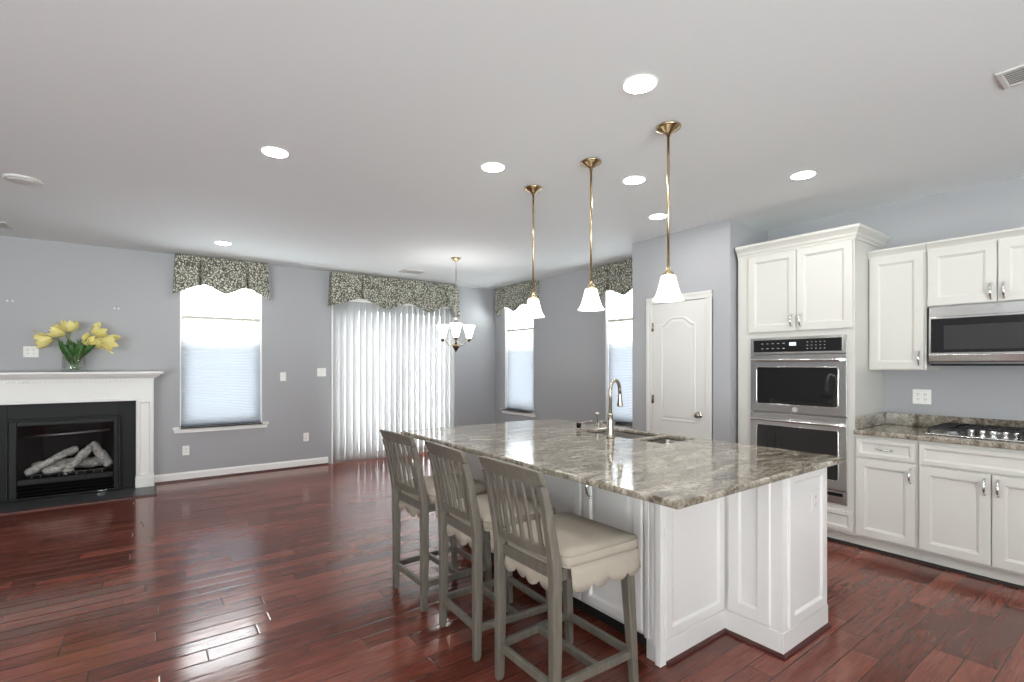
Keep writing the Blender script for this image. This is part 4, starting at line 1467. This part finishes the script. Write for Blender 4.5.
mb.loft([[(gx0 - 0.03, y0b, z), (gx0 - 0.02, y0b, z), (gx0 + 0.13, y1b, z), (gx0 + 0.12, y1b, z)] for z in (0.03, 0.84)])
mb.loft([[(gx1 + 0.03, y0b, z), (gx1 + 0.02, y0b, z), (gx1 - 0.13, y1b, z), (gx1 - 0.12, y1b, z)] for z in (0.03, 0.84)])
mb.box(gx0 - 0.03, gx1 + 0.03, y0b, y1b, 0.205, 0.222)
mb.box(gx0 - 0.03, gx1 + 0.03, y0b, y1b, 0.80, 0.83)
mb.box(RX0 + 0.02, RX1 - 0.02, y0b, y1b + 0.02, 0.0275, 0.036)
mb.build('firebox', 'firebrick', fb)
MB().tube([(gx0 + 0.03, yf + 0.10, 0.66), (FC, yf + 0.10, 0.665), (gx1 - 0.03, yf + 0.10, 0.685)], 0.011, 8).build('cross_bar', 'steel_dark', fb)  # thin grey bar across the firebox behind the glass


def fire_log(pts, rad, seed):
    rg = random.Random(seed)
    P = [Vector(p) for p in pts]
    path, R = [], []
    for i in range(len(P) - 1):
        for k in range(5):
            t = k / 5
            path.append(P[i].lerp(P[i + 1], t) + Vector((rg.uniform(-1, 1), rg.uniform(-1, 1), rg.uniform(-1, 1))) * rad * 0.10)
            R.append(rad * rg.uniform(0.85, 1.12))
    path.append(P[-1]); R.append(rad * 0.8)
    R[0] *= 0.8
    return MB().tube(path, R, 10).build('ceramic_log', 'log', fb)


fire_log([(-1.02, 7.19, 0.262), (-0.90, 7.23, 0.33), (-0.74, 7.30, 0.43), (-0.62, 7.34, 0.47)], 0.042, 1)
fire_log([(-0.88, 7.15, 0.268), (-0.79, 7.16, 0.295), (-0.70, 7.17, 0.30)], 0.046, 2)
fire_log([(-0.71, 7.16, 0.275), (-0.61, 7.20, 0.36), (-0.50, 7.26, 0.50)], 0.042, 3)
fire_log([(-0.33, 7.20, 0.275), (-0.40, 7.24, 0.38), (-0.50, 7.30, 0.52)], 0.050, 4)
fire_log([(-0.72, 7.14, 0.250), (-0.64, 7.16, 0.285)], 0.034, 5)
fire_log([(-1.00, 7.36, 0.30), (-0.68, 7.38, 0.31), (-0.40, 7.37, 0.30)], 0.06, 6)
mb = MB()
for k in range(9):
    x = gx0 + 0.10 + (gx1 - gx0 - 0.2) * k / 8
    mb.box(x - 0.006, x + 0.006, 7.115, 7.127, 0.2225, 0.252)
mb.bar((gx0 + 0.07, 7.121, 0.256), (gx1 - 0.07, 7.121, 0.256), 0.012, 0.010)
mb.build('log_grate', 'iron', fb)
MB().box(-0.43, -0.36, yf - 0.0015, yf - 0.0003, 0.026, 0.036).build('badge', 'chrome', fb)

# ------------------------------------------------------------------ vase of tulips on the mantel shelf
VX, VY, VZ = -0.628, 7.07, 1.3315
vase = thing('glass_vase', (VX, VY, VZ), 'clear glass vase of yellow tulips standing on the white mantel shelf', 'vase')
mb = MB()
mb.lathe([(0.096, VZ), (0.098, VZ + 0.004), (0.098, VZ + 0.19), (0.095, VZ + 0.19), (0.092, VZ + 0.187), (0.091, VZ + 0.020), (0.0, VZ + 0.019)], VX, VY, 28, True, True, False)
mb.build('vase_body', 'vase_glass', vase)


def tulip(base, mid, head, aim, size, openness, label, seed):
    rg = random.Random(seed)
    B, Mi, Hd = Vector(base), Vector(mid), Vector(head)
    root = thing('tulip', base, label, 'tulip', 'yellow tulips in the vase')
    pts = []
    for i in range(13):
        t = i / 12
        pts.append(B * (1 - t) ** 2 + Mi * 2 * t * (1 - t) + Hd * t * t)
    MB().tube(pts, 0.0048, 8).build('stem', 'stem', root)
    ax = Vector(aim).normalized()
    u = ax.orthogonal().normalized()
    w = ax.cross(u)
    L = size
    for k in range(6):
        a0 = PI / 3 * k + rg.uniform(-0.15, 0.15)
        inner = k % 2
        mb = MB()
        rows = []
        for r in range(9):
            q = r / 8
            rad = L * (0.10 + (0.36 if not inner else 0.31) * math.sin(min(1, q * 1.25) * PI * 0.62) + openness * 0.42 * q * q)
            h = L * (q * 1.05 - 0.06 * openness * q)
            half = 0.62 * math.sin(PI * (0.10 + 0.86 * q)) ** 0.75
            row = []
            for j in range(5):
                t = (j / 4 - 0.5) * 2
                a = a0 + half * t
                rr2 = rad * (1 - 0.05 * (1 - t * t)) + (0.012 if not inner else 0)
                c = 1 - 0.08 * t * t
                row.append(tuple(Hd + ax * (h * c) + (u * math.cos(a) + w * math.sin(a)) * rr2))
            rows.append(row)
        mb.loft(rows, False, False, True, closed=False)
        mb.build('petal', 'petal', root, solid=0.0012)

    def blade(start, ctrl, tip, width):
        S, Cc, Tt = Vector(start), Vector(ctrl), Vector(tip)
        rows = []
        for i in range(12):
            t = i / 11
            p = S * (1 - t) ** 2 + Cc * 2 * t * (1 - t) + Tt * t * t
            d = ((Cc - S) * (1 - t) + (Tt - Cc) * t).normalized()
            sd_ = d.cross(Vector((0.2, -1, 0.15))).normalized()
            hw = width * (0.35 + 0.65 * math.sin(PI * min(1, t * 0.95 + 0.05)) ** 0.8) * (1 if t < 0.6 else max(0.03, (1 - t) / 0.4) ** 0.7)
            n_ = sd_.cross(d)
            rows.append([tuple(p - sd_ * hw), tuple(p + n_ * hw * 0.35), tuple(p + sd_ * hw)])
        return MB().loft(rows, False, False, True, closed=False).build('leaf', 'leaf', root, solid=0.0014)
    dx = Hd.x - B.x
    for s in (-1, 1):
        st = B * 0.4 + Vector((VX, VY, 0)) * 0.6
        st.z = VZ + rg.uniform(0.08, 0.12)
        rim = Vector((VX + s * rg.uniform(0.03, 0.08), VY + rg.uniform(-0.07, 0.05), VZ + 0.20))
        tip = Vector((VX + s * rg.uniform(0.05, 0.17) + dx * 0.25, VY + rg.uniform(-0.10, 0.03), VZ + rg.uniform(0.25, 0.36)))
        blade(st, rim + (rim - st) * 0.25, tip, rg.uniform(0.026, 0.034))
    # short inner leaf close to the stem
    st = Vector((B.x * 0.5 + VX * 0.5, VY, VZ + 0.12))
    blade(st, B.lerp(Hd, 0.3) + Vector((0, -0.03, 0.14)), Vector((B.x * 0.5 + VX * 0.5 + rg.uniform(-0.07, 0.07), VY - 0.06, VZ + rg.uniform(0.27, 0.34))), 0.028)
    return root


zb = VZ + 0.024
tl = [
    ((0.030, 0.01), (-0.03, -0.01, 0.31), (-0.165, -0.04, 0.350), (-1.0, -0.15, -0.22), 0.140, 0.55, 'yellow tulip leaning farthest left out of the vase, above the wall outlet'),
    ((0.020, 0.03), (-0.01, 0.00, 0.30), (-0.070, -0.01, 0.400), (-0.9, -0.1, 0.42), 0.130, 0.15, 'pale closed yellow tulip tilted up to the left, second bloom from the left'),
    ((-0.006, -0.02), (-0.03, -0.03, 0.30), (-0.030, -0.03, 0.425), (0.05, -0.15, 1.0), 0.120, 0.32, 'upright yellow tulip, tallest bloom at the middle of the vase'),
    ((0.020, -0.03), (0.04, -0.06, 0.24), (0.095, -0.08, 0.310), (0.45, -0.65, 0.40), 0.105, 0.30, 'small pale yellow tulip low in front, just right of the leaves'),
    ((-0.010, 0.04), (0.05, 0.03, 0.32), (0.150, 0.02, 0.410), (0.72, -0.2, 0.50), 0.125, 0.70, 'open yellow tulip high on the right, petals spread wide'),
    ((-0.030, 0.02), (0.08, 0.00, 0.30), (0.150, -0.01, 0.320), (0.95, -0.3, -0.05), 0.105, 0.15, 'slim pale yellow tulip pointing right, tucked behind the rightmost bloom'),
    ((-0.025, 0.0), (0.10, -0.02, 0.33), (0.225, -0.05, 0.345), (0.95, -0.2, -0.28), 0.145, 0.60, 'large yellow tulip drooping farthest right out of the vase'),
]
for i, (b, mi, hd, aim, sz, op, lb) in enumerate(tl):
    tulip((VX + b[0], VY + b[1], zb), (VX + mi[0], VY + mi[1], VZ + mi[2]), (VX + hd[0], VY + hd[1], VZ + hd[2]), aim, sz, op, lb, 20 + i)

# ------------------------------------------------------------------ pendants over the island
def pendant(x, y, label):
    r = thing('pendant_light', (x, y, H), label, 'pendant light', 'brass pendants over the island')
    MB().lathe([(0.070, H - 0.0006), (0.070, H - 0.008), (0.062, H - 0.014), (0.050, H - 0.020), (0.026, H - 0.034), (0.012, H - 0.044), (0.010, H - 0.056)], x, y, 28).build('canopy', 'brass', r)
    MB().tube([(x, y, H - 0.05), (x, y, 1.955)], 0.0075, 10).build('rod', 'brass', r)
    MB().lathe([(0.009, 1.955), (0.013, 1.948), (0.013, 1.936), (0.022, 1.926), (0.029, 1.918), (0.032, 1.911), (0.032, 1.903)], x, y, 22).build('fitter_cap', 'brass', r)
    pr = [(0.033, 1.904), (0.040, 1.898), (0.043, 1.885), (0.047, 1.865), (0.053, 1.845), (0.060, 1.820), (0.068, 1.797), (0.078, 1.778), (0.086, 1.769), (0.0865, 1.765)]
    pin = [(a - 0.004, z - 0.002) for a, z in pr[::-1]]
    MB().lathe(pr + pin[1:], x, y, 32, True, False, False).build('glass_shade', 'shade_glass', r)
    MB().lathe([(0.010, 1.901), (0.012, 1.892), (0.022, 1.875), (0.026, 1.850), (0.020, 1.828), (0.004, 1.818)], x, y, 16).build('bulb', 'shade_white', r)
    return r


pendant(2.352, 1.715, 'brass pendant lamp with white bell shade nearest the oven, largest of the three')
pendant(2.350, 2.312, 'middle brass pendant lamp with white bell shade over the sink')
pendant(2.345, 2.910, 'brass pendant lamp with white bell shade farthest from the oven')

# ------------------------------------------------------------------ chandelier in the breakfast corner
cx, cy = 3.097, 5.375
ch = thing('chandelier', (cx, cy, H), 'three-arm brass chandelier with white glass shades hanging near the patio blind', 'chandelier')
MB().lathe([(0.065, H - 0.0006), (0.065, H - 0.008), (0.045, H - 0.018), (0.020, H - 0.038), (0.008, H - 0.050)], cx, cy, 24).build('canopy', 'brass', ch)
mb = MB()
z = H - 0.048
k = 0
while z > 2.02:
    ring = []
    for i in range(11):
        a = 2 * PI * i / 10
        o = 0.007 * math.cos(a)
        ring.append((cx + (o if k % 2 else 0), cy + (0 if k % 2 else o), z - 0.014 + 0.016 * math.sin(a)))
    mb.tube(ring, 0.0020, 5, cap=False)
    z -= 0.024
    k += 1
mb.build('chain', 'nickel', ch)
MB().lathe([(0.006, 2.02), (0.020, 2.01), (0.030, 2.0), (0.030, 1.985), (0.018, 1.975), (0.026, 1.955), (0.032, 1.93), (0.022, 1.90), (0.012, 1.87), (0.012, 1.72), (0.020, 1.70), (0.016, 1.68), (0.010, 1.66)], cx, cy, 20).build('column', 'nickel', ch)
MB().lathe([(0.020, 1.665), (0.044, 1.650), (0.046, 1.640), (0.030, 1.610), (0.014, 1.585), (0.004, 1.570)], cx, cy, 20).build('finial', 'bronze', ch)
base_a = math.atan2(-cy, -cx)
for k in range(3):
    a = base_a + 2 * PI * k / 3
    ca, sa = math.cos(a), math.sin(a)
    pts = []
    for i in range(15):
        t = i / 14
        r_ = 0.014 + 0.176 * t
        zz = 1.685 - 0.030 * math.sin(PI * min(1, t * 1.3)) + 0.055 * max(0, t - 0.55) / 0.45
        pts.append((cx + ca * r_, cy + sa * r_, zz))
    MB().tube(pts, 0.0055, 8).build('arm', 'nickel', ch)
    px, py = cx + ca * 0.190, cy + sa * 0.190
    MB().lathe([(0.006, 1.700), (0.022, 1.716), (0.026, 1.728), (0.024, 1.742), (0.016, 1.746)], px, py, 16).build('cup', 'bronze', ch)
    pr = [(0.022, 1.744), (0.030, 1.752), (0.040, 1.785), (0.052, 1.83), (0.066, 1.875), (0.076, 1.905)]
    sh = MB().lathe(pr + [(q_ - 0.004, z_) for q_, z_ in pr[::-1]], px, py, 24, True, False, False).build('glass_shade', 'shade_white', ch)
    MB().lathe([(0.010, 1.748), (0.018, 1.775), (0.024, 1.805), (0.016, 1.83), (0.004, 1.838)], px, py, 14).build('bulb', 'bulb', sh)

# ------------------------------------------------------------------ recessed lights, vents, detectors
def downlight(x, y, label, lit=True):
    r = thing('recessed_light', (x, y, H), label, 'recessed light', 'recessed ceiling lights')
    ring = [(0.082, H - 0.0006), (0.081, H - 0.004), (0.078, H - 0.006), (0.074, H - 0.005), (0.073, H - 0.003)]
    MB().lathe(ring + [(0.073, H - 0.0006)], x, y, 36, True, False, False).build('trim_ring', 'trim', r)
    MB().lathe([(0.0725, H - 0.001), (0.0725, H - 0.003), (0.060, H - 0.0065), (0.030, H - 0.008), (0.002, H - 0.0085)], x, y, 32).build('lens', 'lamp_lens', r)
    return r


for x, y, lb in (
    (1.886, 1.534, 'lit recessed ceiling light largest in view, left of the nearest pendant canopy'),
    (1.878, 2.763, 'lit recessed ceiling light left of the farthest pendant canopy'),
    (0.647, 3.379, 'lit recessed ceiling light over the open floor left of the island'),
    (0.671, 6.226, 'small lit recessed ceiling light close to the fireplace-side window'),
    (2.827, 2.353, 'lit recessed ceiling light between the middle and nearest pendants'),
    (3.690, 2.798, 'lit recessed ceiling light just in front of the pantry wall'),
    (3.708, 1.588, 'lit recessed ceiling light in front of the tall oven cabinet'),
    (-0.70, 0.6, 'added unseen recessed ceiling light behind the camera on the open floor side'),  # the unseen lights from here on are added to help light the room
    (0.65, 0.6, 'added unseen recessed ceiling light directly above the camera'),
    (1.88, 0.3, 'added unseen recessed ceiling light behind the camera at the island end'),
    (3.70, 0.30, 'added recessed ceiling light beside the cooktop, out of frame'),
    (-2.1, 3.38, 'added recessed ceiling light out of frame on the far left'),
):
    downlight(x, y, lb)

sd_ = thing('ceiling_disc', (-0.713, 4.94, H), 'flat unlit round white fixture on the ceiling above the fireplace side', 'ceiling fixture')
MB().lathe([(0.105, H - 0.0006), (0.105, H - 0.010), (0.098, H - 0.016), (0.085, H - 0.017)], -0.713, 4.94, 32).build('housing', 'vent', sd_)
MB().lathe([(0.083, H - 0.0172), (0.082, H - 0.020), (0.040, H - 0.024), (0.004, H - 0.025)], -0.713, 4.94, 32).build('cover', 'vent', sd_)


def vent(cx, cy, lx, ly, along_x, label):
    r = thing('ceiling_vent', (cx, cy, H), label, 'ceiling vent', 'ceiling air vents')
    mb = MB()
    a, b, c, d = cx - lx / 2, cx + lx / 2, cy - ly / 2, cy + ly / 2
    w = 0.022
    z0, z1 = H - 0.008, H - 0.0006
    mb.box(a, b, c, c + w, z0, z1); mb.box(a, b, d - w, d, z0, z1)
    mb.box(a, a + w, c + w, d - w, z0, z1); mb.box(b - w, b, c + w, d - w, z0, z1)
    mb.build('frame', 'vent', r, bevel=0.003)
    MB().box(a + w, b - w, c + w, d - w, H - 0.0025, H - 0.0006).build('duct_shadow', 'vent_dark', r)
    mb = MB()
    L = (ly if along_x else lx) - 2 * w
    n = int(L / 0.020)
    for k in range(n):
        t = (k + 0.5) / n * L
        if along_x:
            y = c + w + t
            mb.loft([[(x, y - 0.006, z0 + 0.001), (x, y - 0.004, z0 + 0.000), (x, y + 0.006, z1 - 0.002), (x, y + 0.004, z1 - 0.001)] for x in (a + w, b - w)])
        else:
            x = a + w + t
            mb.loft([[(x - 0.006, y, z0 + 0.001), (x - 0.004, y, z0), (x + 0.006, y, z1 - 0.002), (x + 0.004, y, z1 - 0.001)] for y in (c + w, d - w)])
    mb.build('louvre', 'vent', r)
    return r


vent(-1.25, 6.66, 0.40, 0.28, True, 'ceiling air vent at the left edge of the view above the fireplace')
vent(3.04, 6.52, 0.32, 0.20, True, 'ceiling air vent just in front of the patio door valance')
vent(3.23, 0.335, 0.20, 0.36, False, 'ceiling air vent at the right edge of the view above the kitchen aisle')

# ------------------------------------------------------------------ wall plates and fixings on the back wall
outlet(1, YB, -1, -0.982, 1.545, 'white double wall plate above the mantel shelf, left of the tulips', gang=2)
outlet(1, YB, -1, 0.385, 0.365, 'white outlet low on the wall under the fireplace-side window')
outlet(1, YB, -1, 1.482, 1.25, 'single white light switch at chest height between window and patio blind', kind='switch')
outlet(1, YB, -1, 1.985, 1.305, 'white double light switch right beside the patio blind', gang=2, kind='switch')
outlet(1, YB, -1, 1.777, 0.41, 'white outlet low on the wall left of the patio blind')
for nm, xs_, z, lb in (('wall_anchor', (-1.16, -1.12), 2.07, 'tiny wall anchors at the far left above the mantel'), ('wall_anchor', (-0.295, -0.259), 2.05, 'tiny wall anchors to the upper right of the tulips')):
    for k, x in enumerate(xs_):
        a = MB().lathe_axis([(0.009, 0), (0.009, 0.002), (0.004, 0.004)], (x, YB - 0.0005, z), (0, -1, 0), 10).build(nm, 'plastic')
        tag(a, ('left' if k == 0 else 'right') + ' one of the ' + lb, 'wall anchor', 'wall anchors above the mantel')
